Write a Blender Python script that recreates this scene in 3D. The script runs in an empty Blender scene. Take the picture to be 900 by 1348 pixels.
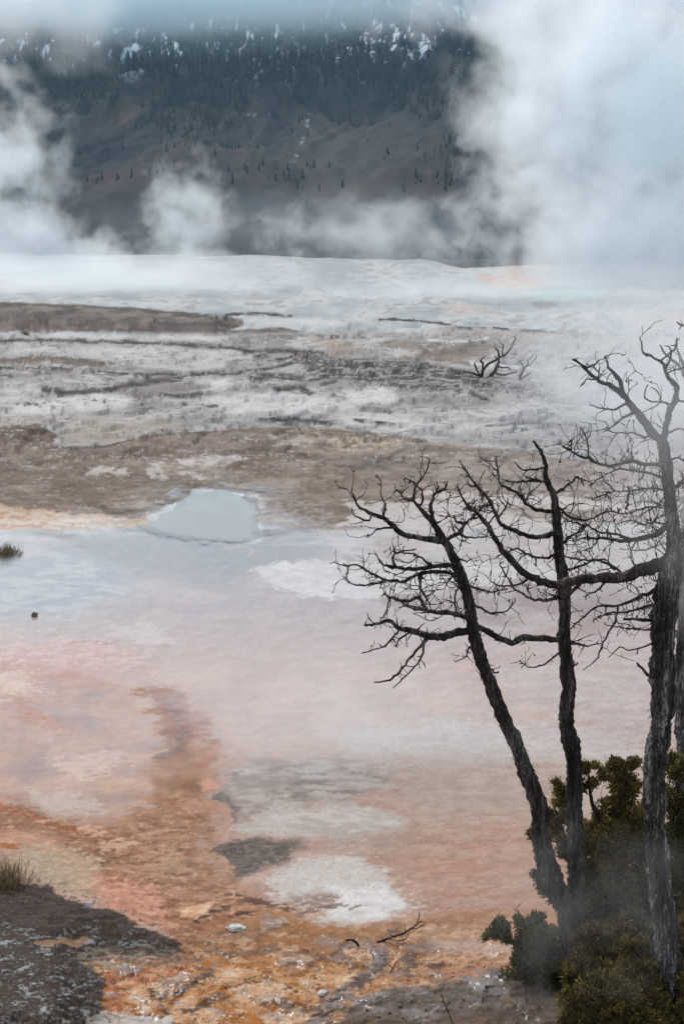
import bpy, math, random
import numpy as np
from mathutils import Vector, Matrix, noise as mnoise

random.seed(7)
RNG = np.random.default_rng(7)
S = bpy.context.scene
COL = S.collection
R = math.radians

# ------------------------------------------------------------------ camera
CAM_H, F, HORIZON = 6.0, 1872.0, 280.0           # eye height (m), focal length and horizon row in photo pixels
PITCH = math.atan((674 - HORIZON) / F)
CP, SP = math.cos(PITCH), math.sin(PITCH)
cam_d = bpy.data.cameras.new('camera'); cam = bpy.data.objects.new('camera', cam_d); COL.objects.link(cam)
cam_d.sensor_fit = 'VERTICAL'; cam_d.sensor_height = 36.0; cam_d.lens = 36.0 * F / 1348
cam_d.clip_start = 0.1; cam_d.clip_end = 20000
cam.location = (0, 0, CAM_H); cam.rotation_euler = (math.pi / 2 - PITCH, 0, 0)
S.camera = cam


def at(px, py, Y):
    """world point that lies at distance Y north of the camera on the sight line of a photo pixel"""
    u, v = (px - 450) / F, (674 - py) / F
    d = Vector((u, CP + v * SP, -SP + v * CP))
    return Vector((0, 0, CAM_H)) + d * (Y / d.y)


def gnd(px, py, z=0.0):
    u, v = (px - 450) / F, (674 - py) / F
    d = Vector((u, CP + v * SP, -SP + v * CP))
    return Vector((0, 0, CAM_H)) + d * ((z - CAM_H) / d.z)


def project(X, Y, Z):
    dz = Z - CAM_H
    dep = Y * CP - dz * SP
    up = Y * SP + dz * CP
    return 450 + F * X / dep, 674 - F * up / dep


# ------------------------------------------------------------------ small helpers
def tag(o, label=None, cat=None, group=None, kind=None):
    if label: o['label'] = label
    if cat: o['category'] = cat
    if group: o['group'] = group
    if kind: o['kind'] = kind
    return o


def empty(name, loc=(0, 0, 0)):
    o = bpy.data.objects.new(name, None); COL.objects.link(o); o.location = loc; o.empty_display_size = .2
    return o


class MB:
    """collects vertices and faces of one mesh"""
    def __init__(s): s.v = []; s.f = []

    def build(s, name, mat, parent=None, smooth=True):
        me = bpy.data.meshes.new(name)
        off = parent.location if parent else Vector((0, 0, 0))
        me.from_pydata([tuple(Vector(p) - off) for p in s.v], [], s.f)
        if smooth: me.polygons.foreach_set('use_smooth', [True] * len(me.polygons))
        me.materials.append(mat)
        o = bpy.data.objects.new(name, me); COL.objects.link(o)
        if parent: o.parent = parent
        return o

    def tube(s, pts, rad, n=6, bark=0.0, cap=True):
        """tapered tube along pts; bark > 0 roughens it in ridges along the length"""
        pts = [Vector(p) for p in pts]
        if len(pts) < 2: return
        t0 = (pts[1] - pts[0]).normalized()
        ref = Vector((0, 1, 0)) if abs(t0.y) < .9 else Vector((1, 0, 0))
        a = t0.cross(ref).normalized()
        base = len(s.v)
        sd = random.random() * 50
        L = 0.0
        for i, p in enumerate(pts):
            t = (pts[min(i + 1, len(pts) - 1)] - pts[max(i - 1, 0)])
            if t.length < 1e-9: t = t0.copy()
            t.normalize()
            a = (a - t * a.dot(t)).normalized(); b = t.cross(a)
            if i: L += (p - pts[i - 1]).length
            for k in range(n):
                th = 2 * math.pi * k / n
                r = rad[i]
                if bark:
                    c, q = math.cos(th), math.sin(th)
                    r *= 1 + bark * (mnoise.noise((c * 1.7 + sd, q * 1.7, L * 5)) * .9
                                     + .75 * mnoise.noise((c * 4 + sd, q * 4 + 9, L * 14))
                                     + .5 * mnoise.noise((c * 7 + sd, q * 7 + 3, L * 45)))
                s.v.append(p + (a * math.cos(th) + b * math.sin(th)) * r)
        for i in range(len(pts) - 1):
            for k in range(n):
                k2 = (k + 1) % n
                s.f.append((base + i * n + k, base + i * n + k2, base + (i + 1) * n + k2, base + (i + 1) * n + k))
        if cap:
            s.f.append(tuple(base + k for k in reversed(range(n))))
            e = base + (len(pts) - 1) * n
            s.f.append(tuple(e + k for k in range(n)))

    def lump(s, c, r, squash=(1, 1, 1), rough=.25, n=7, m=5):
        """an irregular closed pebble"""
        base = len(s.v); sd = random.random() * 99
        c = Vector(c)
        def P(th, ph):
            d = Vector((math.sin(th) * math.cos(ph), math.sin(th) * math.sin(ph), math.cos(th)))
            k = r * (1 + rough * mnoise.noise(d * 1.6 + Vector((sd, 0, 0))) + rough * .5 * mnoise.noise(d * 4 + Vector((0, sd, 0))))
            return c + Vector((d.x * squash[0], d.y * squash[1], d.z * squash[2])) * k
        s.v.append(P(0, 0))
        for i in range(1, m):
            for k in range(n): s.v.append(P(math.pi * i / m, 2 * math.pi * k / n))
        s.v.append(P(math.pi, 0)); last = len(s.v) - 1
        for k in range(n):
            s.f.append((base, base + 1 + k, base + 1 + (k + 1) % n))
            s.f.append((last, last - n + (k + 1) % n, last - n + k))
        for i in range(m - 2):
            for k in range(n):
                a, b = base + 1 + i * n + k, base + 1 + i * n + (k + 1) % n
                s.f.append((a, a + n, b + n, b))


def resample(pts, rad, step):
    """Catmull-Rom through pts, about one point per step metres"""
    P = [Vector(p) for p in pts]
    P = [P[0] * 2 - P[1]] + P + [P[-1] * 2 - P[-2]]
    out, ro = [], []
    for i in range(1, len(P) - 2):
        n = max(2, int((P[i + 1] - P[i]).length / step))
        for k in range(n):
            t = k / n
            a, b, c, d = P[i - 1:i + 3]
            out.append(.5 * ((2 * b) + (c - a) * t + (2 * a - 5 * b + 4 * c - d) * t * t + (3 * b - a - 3 * c + d) * t ** 3))
            ro.append(rad[i - 1] * (1 - t) + rad[i] * t)
    out.append(P[-2]); ro.append(rad[-1])
    return out, ro


# ------------------------------------------------------------------ numpy noise on the ground plan
PERM = np.concatenate([RNG.permutation(256)] * 3).astype(np.int32)
GA = RNG.random(256) * 2 * np.pi
GX, GY = np.cos(GA).astype(np.float32), np.sin(GA).astype(np.float32)


def perlin(x, y):
    xf, yf = np.floor(x), np.floor(y)
    xi, yi = xf.astype(np.int32) & 255, yf.astype(np.int32) & 255
    x = (x - xf).astype(np.float32); y = (y - yf).astype(np.float32)
    u = x * x * x * (x * (x * 6 - 15) + 10); v = y * y * y * (y * (y * 6 - 15) + 10)
    A, B = PERM[xi], PERM[xi + 1]
    def g(h, dx, dy): return GX[h] * dx + GY[h] * dy
    aa, ba, ab, bb = PERM[A + yi], PERM[B + yi], PERM[A + yi + 1], PERM[B + yi + 1]
    l = g(aa, x, y); l += u * (g(ba, x - 1, y) - l)
    m = g(ab, x, y - 1); m += u * (g(bb, x - 1, y - 1) - m)
    return (l + v * (m - l)) * 1.5


def fbm(x, y, o=5, gain=.5, seed=0, ridged=False):
    t = np.zeros_like(x, dtype=np.float32); a, s = 1.0, 0.0
    for i in range(o):
        k = 2.03 ** i
        n = perlin(x * k + seed * 17.3 + i * 5.1, y * k + seed * 9.7 + i * 8.3)
        t += a * ((1 - 2 * np.abs(n)) if ridged else n); s += a; a *= gain
    return t / s


def sst(a, b, x):
    t = np.clip((x - a) / (b - a), 0, 1)
    return t * t * (3 - 2 * t)


def lin(r, g=None, b=None):
    c = np.array((r, g, b), np.float32) / 255
    return np.where(c < .04045, c / 12.92, ((c + .055) / 1.055) ** 2.4).astype(np.float32)


YS = 1.7                                          # ground plan distances count depth a little more


def sdist(poly, x, y):
    """signed distance to an outline, positive inside"""
    P = np.array(poly, np.float32) * (1, YS)
    y = y * YS
    d = np.full(x.shape, 1e12, np.float32); ins = np.zeros(x.shape, bool)
    n = len(P)
    for i in range(n):
        ax, ay = P[i]; bx, by = P[(i + 1) % n]
        ex, ey = bx - ax, by - ay
        wx, wy = x - ax, y - ay
        t = np.clip((wx * ex + wy * ey) / (ex * ex + ey * ey + 1e-9), 0, 1)
        d = np.minimum(d, (wx - ex * t) ** 2 + (wy - ey * t) ** 2)
        c = ((ay > y) != (by > y))
        if ey != 0: ins ^= c & (wx < ex * wy / ey)
    d = np.sqrt(d)
    return np.where(ins, d, -d)


def ldist(line, x, y):
    """distance to an open line"""
    P = np.array(line, np.float32) * (1, YS); y = y * YS
    d = np.full(x.shape, 1e12, np.float32)
    for i in range(len(P) - 1):
        ax, ay = P[i]; bx, by = P[i + 1]
        ex, ey = bx - ax, by - ay
        t = np.clip(((x - ax) * ex + (y - ay) * ey) / (ex * ex + ey * ey + 1e-9), 0, 1)
        d = np.minimum(d, (x - ax - ex * t) ** 2 + (y - ay - ey * t) ** 2)
    return np.sqrt(d)


def grid_mesh(name, V, nr, nc, mat, attrs):
    me = bpy.data.meshes.new(name)
    nv = nr * nc
    me.vertices.add(nv); me.vertices.foreach_set('co', V.astype(np.float32).ravel())
    i = np.arange(nr - 1)[:, None] * nc + np.arange(nc - 1)[None, :]
    q = np.stack([i, i + 1, i + nc + 1, i + nc], -1).reshape(-1, 4).astype(np.int32)
    nf = len(q)
    me.loops.add(nf * 4); me.loops.foreach_set('vertex_index', q.ravel())
    me.polygons.add(nf); me.polygons.foreach_set('loop_start', np.arange(nf, dtype=np.int32) * 4)
    me.polygons.foreach_set('use_smooth', np.ones(nf, bool))
    me.update(calc_edges=True)
    for k, a in attrs.items():
        if a.ndim == 2:
            at_ = me.attributes.new(k, 'FLOAT_COLOR', 'POINT')
            at_.data.foreach_set('color', np.concatenate([a, np.ones((nv, 1))], 1).astype(np.float32).ravel())
        else:
            at_ = me.attributes.new(k, 'FLOAT', 'POINT'); at_.data.foreach_set('value', a.astype(np.float32).ravel())
    me.materials.append(mat)
    o = bpy.data.objects.new(name, me); COL.objects.link(o)
    return o


# ------------------------------------------------------------------ node helpers
def newmat(name):
    m = bpy.data.materials.new(name); m.use_nodes = True
    m.node_tree.nodes.clear()
    return m, m.node_tree.nodes, m.node_tree.links


def N(nodes, t, **kw):
    n = nodes.new(t)
    for k, v in kw.items():
        if k.startswith('i_'):
            key = k[2:]; key = int(key) if key.isdigit() else key.replace('_', ' ')
            n.inputs[key].default_value = v
        else: setattr(n, k, v)
    return n


def math_n(nodes, links, op, a, b=None, c=None, clamp=False):
    n = nodes.new('ShaderNodeMath'); n.operation = op; n.use_clamp = clamp
    for i, x in enumerate((a, b, c)):
        if x is None: continue
        if isinstance(x, (int, float)): n.inputs[i].default_value = x
        else: links.new(x, n.inputs[i])
    return n.outputs[0]


# ------------------------------------------------------------------ the ground
def ground_material():
    m, n, l = newmat('travertine')
    out = N(n, 'ShaderNodeOutputMaterial'); b = N(n, 'ShaderNodeBsdfPrincipled')
    col = N(n, 'ShaderNodeAttribute', attribute_name='mineral_shade')
    wet = N(n, 'ShaderNodeAttribute', attribute_name='wet')
    grit = N(n, 'ShaderNodeAttribute', attribute_name='grit')
    tc = N(n, 'ShaderNodeTexCoord')
    n1 = N(n, 'ShaderNodeTexNoise', i_Scale=9.0, i_Detail=7.0, i_Roughness=.68)
    n2 = N(n, 'ShaderNodeTexNoise', i_Scale=55.0, i_Detail=4.0, i_Roughness=.7)
    for k in (n1, n2): l.new(tc.outputs['Object'], k.inputs['Vector'])
    a = math_n(n, l, 'SUBTRACT', n1.outputs[0], .5); a = math_n(n, l, 'MULTIPLY', a, 1.1)
    c = math_n(n, l, 'SUBTRACT', n2.outputs[0], .5); c = math_n(n, l, 'MULTIPLY', c, .9)
    s = math_n(n, l, 'ADD', a, c); s = math_n(n, l, 'MULTIPLY', s, grit.outputs['Fac'])
    s = math_n(n, l, 'ADD', s, 1.0); s = math_n(n, l, 'MAXIMUM', s, .25)
    mul = N(n, 'ShaderNodeVectorMath', operation='SCALE')
    l.new(col.outputs['Color'], mul.inputs[0]); l.new(s, mul.inputs['Scale'])
    l.new(mul.outputs[0], b.inputs['Base Color'])
    r = math_n(n, l, 'MULTIPLY_ADD', wet.outputs['Fac'], -.5, .88); l.new(r, b.inputs['Roughness'])
    bp = N(n, 'ShaderNodeBump', i_Strength=.55, i_Distance=.03)
    hh = math_n(n, l, 'MULTIPLY_ADD', n2.outputs[0], .3, n1.outputs[0]); hh = math_n(n, l, 'MULTIPLY', hh, grit.outputs['Fac'])
    l.new(hh, bp.inputs['Height']); l.new(bp.outputs[0], b.inputs['Normal'])
    b.inputs['Specular IOR Level'].default_value = .3
    l.new(math_n(n, l, 'MULTIPLY', wet.outputs['Fac'], .9), b.inputs['Coat Weight']); b.inputs['Coat Roughness'].default_value = .10; b.inputs['Coat IOR'].default_value = 1.33
    l.new(b.outputs[0], out.inputs[0])
    return m


DARK_BANK = [(-80, 1158), (20, 1163), (60, 1168), (105, 1186), (150, 1200), (200, 1222), (232, 1240), (246, 1252), (215, 1259),
             (150, 1258), (112, 1266), (128, 1283), (140, 1300), (132, 1318), (140, 1332), (140, 1420), (-80, 1420)]
POOL = [(186, 694), (214, 676), (240, 654), (285, 646), (344, 653), (344, 692), (352, 702), (330, 712), (280, 714), (235, 709), (205, 702)]
FILM = [(-700, 702), (60, 698), (190, 690), (215, 672), (240, 652), (285, 645), (345, 652), (348, 685), (400, 700), (470, 720), (420, 745), (500, 800), (700, 840), (1300, 880), (1300, 960), (800, 950), (560, 940),
        (380, 990), (250, 960), (160, 880), (60, 860), (-700, 850)]


def build_ground():
    # rows of equal depth, columns of equal bearing: fine where the photograph looks, coarse beyond
    f = np.concatenate([np.linspace(-26000, -3000, 8)[:-1], np.linspace(-3000, -60, 90)[:-1], np.arange(-60, 960, 1.3),
                        np.linspace(961, 3900, 90), np.linspace(3900, 26900, 8)[1:]])
    py = np.concatenate([[4200, 3600, 3000, 2600, 2300, 2100, 1900, 1800], np.arange(1700, 1420, -8), np.arange(1420, 329, -1.15)])
    a = np.arctan((py - 674) / F) + PITCH
    Yr = CAM_H / np.tan(a)
    Yr = np.concatenate([Yr, np.geomspace(Yr[-1] * 1.02, 9000, 42)])
    nr, nc = len(Yr), len(f)
    dep = Yr * CP + CAM_H * SP
    X = ((f[None, :] - 450) / F * dep[:, None]).ravel().astype(np.float32)
    Y = np.repeat(Yr[:, None], nc, 1).ravel().astype(np.float32)
    px, py0 = project(X, Y, np.zeros_like(X))
    px = px.astype(np.float32); py0 = py0.astype(np.float32)
    qx, qy = px / 100, py0 / 100                  # plan coordinates that stay even in the picture

    px0_ = px
    # ---- relief
    z = np.zeros_like(X)
    w1 = fbm(qx * 1.3, qy * 3.2, 5, seed=1)
    w2 = fbm(qx * 4, qy * 8, 5, seed=2)
    wf = fbm(qx * .8, qy * 8, 3, .5, seed=8)
    wl = fbm(qx * 1.1, qy * 3.2, 3, .5, seed=1)
    wn = fbm(X * 1.1, Y * 1.1, 6, .55, seed=3)    # true-scale detail
    far = sst(560, 430, py0)
    mid = sst(690, 640, py0)
    rid = fbm(qx * 1.0 + wl * .4, qy * 8 + wl * .4, 3, .45, seed=4, ridged=True)
    z += mid * (.10 * wl + .05 * wf)
    z += far * (.35 * wl + .12 * rid) 
    brink_y = np.interp(px, [-3000, 0, 330, 540, 580, 612, 650, 900, 4000], [336, 333, 335, 341, 347, 353, 349, 346, 344])
    Yb = CAM_H * F / (brink_y - HORIZON)
    z -= sst(0, 70, Y - Yb) * 9 + sst(60, 400, Y - Yb) * 6
    ridge = sst(-14, 10, sdist([(-2500, 400), (0, 402), (140, 407), (270, 418), (305, 427), (280, 438), (0, 440), (-2500, 440)], px, py0) + 6 * wf)
    z += ridge * (.5 + .2 * wf)
    basin = sst(-30, 20, sdist([(-900, 372), (500, 372), (900, 395), (1800, 400), (1800, 436), (900, 432), (500, 420), (300, 412), (-900, 396)], px, py0))
    z -= basin * .5
    # low broken terraces in the mid ground
    step = wl * 3.6 + wf * 1.8
    st = np.floor(step) + sst(.0, .16, step - np.floor(step))
    z += sst(650, 560, py0) * sst(395, 430, py0) * st * .10
    bank = sst(-6, 80, sdist(DARK_BANK, px, py0) + 14 * w2)
    z += bank * (.10 + .012 * w2 + .006 * wn) + bank * sst(1150, 1500, py0) * .2
    near = sst(930, 1250, py0)
    isl = fbm(qx * 2.3 + .3 * w2, qy * 4.6, 6, .55, seed=6)
    z += near * (1 - bank) * (.3 + .7 * sst(1200, 1290, py0)) * (.012 * wn + .022 * sst(-.12, .2, isl))
    rb = sst(-40, 60, sdist([(620, 1290), (700, 1230), (1200, 1150), (3000, 1150), (3000, 1500), (420, 1500), (440, 1318)], px, py0) + 8 * w2)
    z += rb * .10
    pool = sst(-9, 13, -1.6 * np.clip(px0_ - 338, 0, 60) * (py0 < 700) +  sdist(POOL, px, py0) + 14 * w2 + 8 * w1)
    z += .022 - .045 * pool + (1 - far) * .010 * w2 + .004 * wn * (1 - far)

    px, py = project(X, Y, z)                     # where each spot of mineral really shows
    px = px.astype(np.float32); py = py.astype(np.float32)
    qx, qy = px / 100, py / 100
    s1 = fbm(qx * 1.2, qy * 5.5, 6, .55, seed=11)          # long streaks
    s2 = fbm(qx * 3.5, qy * 14, 6, .6, seed=12)           # short streaks
    s3 = fbm(qx * 10, qy * 24, 5, .65, seed=13)
    fz = sst(640, 520, py); s3 = s3 * (1 - fz) + fz * fbm(qx * 6, qy * 34, 5, .62, seed=20)           # speckle
    b1 = fbm(qx * 1.6, qy * 2.6, 6, .55, seed=14)          # blotches
    wisp = fbm(qx * 2 + b1, qy * 5 + s1 * .7, 6, .6, seed=15, ridged=True)
    cr = np.abs(fbm(qx * 2.4 + .25 * s2, qy * 8 + .3 * s2, 5, .55, seed=16))
    grain = fbm(X * 7, Y * 7, 4, .6, seed=17)

    C = np.zeros((len(X), 3), np.float32)
    wet = np.zeros_like(X); grit = np.full_like(X, .35)

    d1 = fbm(qx * 2.2, qy * 4.4, 6, .55, seed=18); d2 = fbm(qx * 2.2, qy * 4.4, 6, .55, seed=19)
    amp = sst(420, 800, py) * .75 + .25
    wx_ = px + 20 * d1 * amp; wy_ = py + 9 * d2 * amp
    vx_ = px + 10 * d1 * amp; vy_ = py + 4 * d2 * amp

    def paint(mask, c1, c2=None, t=None):
        c = lin(*c1)[None, :]
        if c2 is not None: c = c + (lin(*c2)[None, :] - c) * t[:, None]
        C[:] = C + (c - C) * np.clip(mask, 0, 1)[:, None]

    def area(poly, soft, warp=8.0, k=None):
        return sst(-soft, soft, sdist(poly, wx_, wy_) + warp * (2.6 * s2 + 2.0 * s3 + 1.3 * b1 if k is None else k))

    def stripe(line, w, warp=5.0):
        return 1 - sst(w * .45, w * 1.3, ldist(line, vx_, vy_) + warp * 1.8 * (s2 + s3))

    h = lambda n, a=-.3, b=.3: sst(a, b, n)
    one = np.ones_like(X)
    # far terrace, pale grey-white with faint tan benches
    paint(one, (164, 171, 174), (192, 195, 196), h(s1 + .5 * s2))
    paint(sst(.10, .36, s2 + .4 * s1) * .6 * sst(330, 345, py), (132, 131, 130))
    paint(area([(630, 366), (660, 360), (720, 362), (745, 372), (700, 380), (650, 380)], 7, 6) * .85, (186, 118, 72), (196, 164, 144), h(s3))
    paint(area([(640, 345), (700, 348), (720, 356), (650, 354)], 6, 4) * .5, (196, 156, 124))
    paint(area([(690, 385), (780, 376), (800, 392), (720, 396)], 8, 5) * .6, (170, 204, 204))
    paint(area([(820, 412), (1400, 405), (1400, 436), (840, 432)], 14, 8) * .6, (206, 178, 164))
    paint(area([(580, 402), (640, 400), (660, 412), (600, 416)], 6, 5) * .4, (200, 178, 165))
    paint(area([(700, 398), (728, 396), (734, 404), (705, 408)], 4, 4) * .7, (124, 120, 118))
    # left ridge
    rm = area([(-2500, 396), (0, 398), (100, 401), (200, 407), (280, 415), (320, 420), (322, 428), (300, 434), (370, 431), (405, 437), (340, 440), (300, 440), (0, 437), (-2500, 437)], 2.2, 2.0)
    paint(rm, (86, 77, 71), (122, 111, 103), h(s2 + .6 * s3))
    paint(rm * sst(.0, .25, s1) * .7, (78, 71, 68))
    paint(stripe([(-900, 397), (0, 400), (100, 403), (200, 409), (280, 417), (318, 423)], 3.5, 3) * .8, (66, 60, 58))
    paint(rm * stripe([(200, 424), (260, 425), (310, 430)], 5, 4) * .7, (70, 66, 65))
    paint(rm * stripe([(25, 427), (60, 427), (85, 425)], 2.5, 2) * .8, (98, 62, 54))
    # white crust zone: chalky plates, the shadows of their ledges painted between as dark lines
    wz = sst(436, 441, py) * sst(640, 585, py)
    paint(wz, (156, 154, 152), (184, 182, 180), h(s1 + .7 * s2, -.25, .25))
    paint(wz * sst(.02, .30, s2 + .4 * s3) * .7, (132, 127, 123))
    paint(wz * sst(.05, .3, b1 - .3 * s1) * .35, (120, 114, 108))
    paint(wz * sst(.14, .30, s3 + .4 * b1) * .7, (96, 91, 88))
    paint(wz * sst(480, 700, px) * sst(.0, .3, s2 + .6 * s3) * .5, (138, 138, 138))
    white = lambda P, k=.95, so=5, wa=5: paint(area(P, so, wa) * k, (214, 213, 212), (190, 189, 188), h(s3 + .4 * s2))
    white([(40, 437), (200, 441), (300, 443), (300, 449), (120, 446), (50, 443)], .8, 2.5, 3)
    white([(300, 415), (440, 418), (500, 424), (470, 430), (380, 430), (330, 427)], .6, 4, 4)
    white([(0, 455), (150, 455), (290, 462), (300, 484), (200, 488), (150, 470), (60, 464), (0, 466)], .55, 5, 5)
    white([(60, 526), (130, 519), (178, 525), (168, 533), (90, 543), (20, 549), (0, 545), (30, 532)])
    white([(0, 500), (50, 500), (55, 520), (20, 530), (0, 530)], .5)
    white([(250, 500), (300, 496), (320, 508), (270, 512)], .7)
    white([(290, 520), (370, 516), (440, 524), (474, 538), (400, 547), (300, 545), (260, 532)], .9, 6, 4)
    white([(440, 514), (500, 507), (520, 516), (528, 532), (470, 532)], .95, 4, 4)
    white([(455, 546), (520, 548), (600, 556), (690, 562), (640, 570), (520, 566), (460, 560)], .8, 6, 8)
    white([(550, 512), (600, 513), (660, 514), (668, 522), (600, 522)], .8, 4, 5)
    white([(620, 540), (680, 538), (690, 548), (640, 552)], .6, 4, 6)
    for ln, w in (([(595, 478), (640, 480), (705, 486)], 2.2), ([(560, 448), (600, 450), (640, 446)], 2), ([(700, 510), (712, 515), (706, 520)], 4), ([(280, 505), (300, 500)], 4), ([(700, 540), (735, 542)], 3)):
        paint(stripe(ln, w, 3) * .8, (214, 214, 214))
    paint(area([(490, 452), (530, 447), (560, 453), (620, 455), (660, 456), (640, 470), (600, 480), (565, 476), (520, 478), (505, 473), (560, 468), (540, 460)], 5, 4) * .9, (142, 128, 116), (114, 103, 95), h(s2))
    paint(area([(560, 430), (690, 434), (820, 440), (700, 446), (560, 438)], 5, 6) * .5, (160, 144, 132))
    paint(area([(410, 445), (470, 452), (465, 474), (440, 470), (430, 455)], 5, 5) * .5, (172, 152, 132))
    paint(area([(165, 505), (240, 498), (270, 510), (230, 524), (180, 524)], 9, 6) * .7, (128, 122, 118))
    paint(area([(400, 468), (520, 478), (610, 490), (720, 512), (690, 522), (560, 512), (450, 505), (400, 490)], 12, 8) * .85, (88, 84, 82), (128, 124, 122), h(s2 + s3))
    paint(area([(540, 522), (650, 524), (680, 534), (600, 540), (540, 534)], 9, 8) * .7, (124, 121, 120), (150, 147, 146), h(s3))
    paint(area([(-300, 552), (60, 546), (120, 546), (200, 550), (260, 560), (100, 562), (-300, 562)], 7, 5) * .7, (156, 148, 140), (176, 170, 163), h(s3))
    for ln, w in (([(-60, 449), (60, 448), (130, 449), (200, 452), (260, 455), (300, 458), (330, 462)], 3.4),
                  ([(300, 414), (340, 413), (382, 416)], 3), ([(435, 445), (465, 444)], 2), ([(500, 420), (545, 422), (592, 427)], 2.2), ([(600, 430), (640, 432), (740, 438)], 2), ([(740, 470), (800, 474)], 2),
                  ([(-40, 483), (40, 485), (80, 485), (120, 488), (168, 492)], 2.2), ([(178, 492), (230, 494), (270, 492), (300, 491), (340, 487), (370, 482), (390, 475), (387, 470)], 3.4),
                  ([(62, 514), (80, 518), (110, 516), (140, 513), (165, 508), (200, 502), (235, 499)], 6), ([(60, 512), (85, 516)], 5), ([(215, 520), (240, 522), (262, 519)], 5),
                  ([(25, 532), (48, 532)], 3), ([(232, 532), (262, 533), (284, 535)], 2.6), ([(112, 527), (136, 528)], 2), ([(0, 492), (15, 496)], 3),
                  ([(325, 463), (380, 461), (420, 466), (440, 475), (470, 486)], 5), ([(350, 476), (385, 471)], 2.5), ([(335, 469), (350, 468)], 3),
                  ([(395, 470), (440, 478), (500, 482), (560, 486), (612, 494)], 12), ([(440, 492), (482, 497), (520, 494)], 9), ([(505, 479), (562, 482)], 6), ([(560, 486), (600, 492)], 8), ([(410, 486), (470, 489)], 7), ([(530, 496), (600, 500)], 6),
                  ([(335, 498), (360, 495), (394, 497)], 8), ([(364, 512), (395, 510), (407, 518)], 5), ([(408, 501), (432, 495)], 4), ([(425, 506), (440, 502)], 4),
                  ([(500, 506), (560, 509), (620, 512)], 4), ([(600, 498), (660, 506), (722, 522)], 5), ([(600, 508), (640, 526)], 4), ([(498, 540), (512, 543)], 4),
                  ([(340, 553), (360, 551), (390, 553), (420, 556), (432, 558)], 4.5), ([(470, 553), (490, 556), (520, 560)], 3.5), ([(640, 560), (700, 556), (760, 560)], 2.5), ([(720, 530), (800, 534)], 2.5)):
        paint(stripe(ln, w * 1.2, 2.6) * .97, (46, 41, 38), (78, 72, 67), h(s3 + s2, -.25, .4))  # shade under the ledges put into the colour, plus some dark lumps
    hol = area([(-60, 470), (15, 472), (40, 468), (75, 468), (110, 472), (125, 475), (158, 476), (125, 481), (100, 481), (75, 478), (60, 475), (40, 480), (15, 478), (-60, 477)], 1.8, 1.5)
    paint(hol, (90, 80, 71), (112, 101, 90), h(s3))
    paint(area([(640, 470), (1400, 440), (1400, 640), (720, 600), (600, 566), (690, 540), (720, 520)], 30, 14) * .5, (172, 175, 177), (156, 157, 159), h(s2 + s1))
    # brown band
    bb = area([(-2500, 560), (0, 561), (50, 560), (66, 567), (78, 574), (68, 588), (140, 588), (165, 580), (190, 573), (240, 570), (300, 566), (430, 565), (520, 574), (620, 588), (760, 606), (3200, 640),
               (3200, 700), (760, 690), (520, 690), (440, 700), (350, 690), (345, 655), (285, 643), (240, 650), (190, 686), (-2500, 680)], 2.5, 3)
    paint(bb, (112, 96, 83), (146, 130, 117), h(s1 + .7 * s2, -.3, .3))
    paint(bb * sst(420, 760, px) * .7, (140, 131, 125), (162, 155, 151), h(s2 + s1))
    paint(bb * sst(.02, .3, s2 * .8 + s3) * sst(640, 260, px) * .7, (90, 75, 63))
    paint(bb * sst(.10, .3, s3 - s2 * .4) * sst(640, 200, px) * .5, (186, 172, 156))
    paint(area([(-900, 561), (50, 560), (66, 567), (78, 574), (70, 584), (58, 588), (45, 583), (-900, 580)], 2.2, 2.5) * .95, (76, 58, 47), (108, 88, 74), h(s3))
    paint(area([(78, 574), (110, 560), (200, 556), (240, 562), (180, 572), (160, 580), (138, 586), (74, 587)], 4, 3) * .8, (168, 158, 147), (150, 139, 128), h(s3))
    paint(stripe([(58, 588), (100, 589), (140, 588), (165, 581), (190, 574), (240, 571), (300, 567)], 2.4, 2) * .9, (74, 62, 54))
    paint(stripe([(300, 567), (365, 564), (430, 566), (520, 575), (560, 581)], 4, 3) * .8, (98, 86, 78))
    paint(area([(185, 577), (300, 570), (380, 570), (370, 586), (280, 594), (200, 592)], 7, 6) * .8, (116, 101, 91), (134, 119, 108), h(s3))
    paint(stripe([(395, 597), (425, 609), (470, 616), (482, 612)], 3.2, 3) * .8, (94, 82, 73))
    paint(area([(440, 599), (490, 600), (530, 606), (500, 614), (450, 606)], 7, 4) * .7, (108, 100, 96))
    paint(area([(355, 574), (430, 572), (445, 580), (400, 586), (362, 584)], 4, 4) * .7, (184, 173, 163))
    paint(area([(425, 576), (500, 574), (530, 588), (450, 598)], 6, 6) * sst(-.05, .2, s3) * .8, (196, 178, 156))
    paint(area([(-300, 600), (110, 604), (160, 625), (240, 640), (225, 652), (120, 662), (-300, 664)], 8, 10) * sst(-.25, .2, s2 + .7 * s3) * .8, (82, 68, 57), (112, 95, 80), h(s3))
    for pl in ([(118, 616), (130, 611), (148, 613), (150, 622), (138, 628), (118, 624)], [(152, 618), (164, 614), (168, 622), (158, 626)], [(196, 614), (212, 611), (214, 618), (206, 622), (218, 628), (196, 628), (192, 620)], [(228, 604), (300, 602), (330, 604), (300, 609), (235, 612)],
               [(238, 619), (252, 622), (276, 632), (262, 631), (242, 624)], [(450, 662), (560, 660), (640, 668), (760, 690), (700, 704), (640, 698), (560, 706), (500, 694), (440, 690), (470, 676)], [(540, 645), (640, 652), (760, 655), (900, 670), (760, 672), (600, 664)]):
        paint(area(pl, 3.5, 5) * .9, (204, 199, 196), (180, 171, 165), h(s3))
    paint(area([(-300, 664), (0, 665), (60, 672), (130, 680), (200, 685), (246, 697), (190, 693), (100, 698), (-300, 698)], 3, 4), (202, 184, 166), (176, 150, 128), h(s3 + s2))
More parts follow.
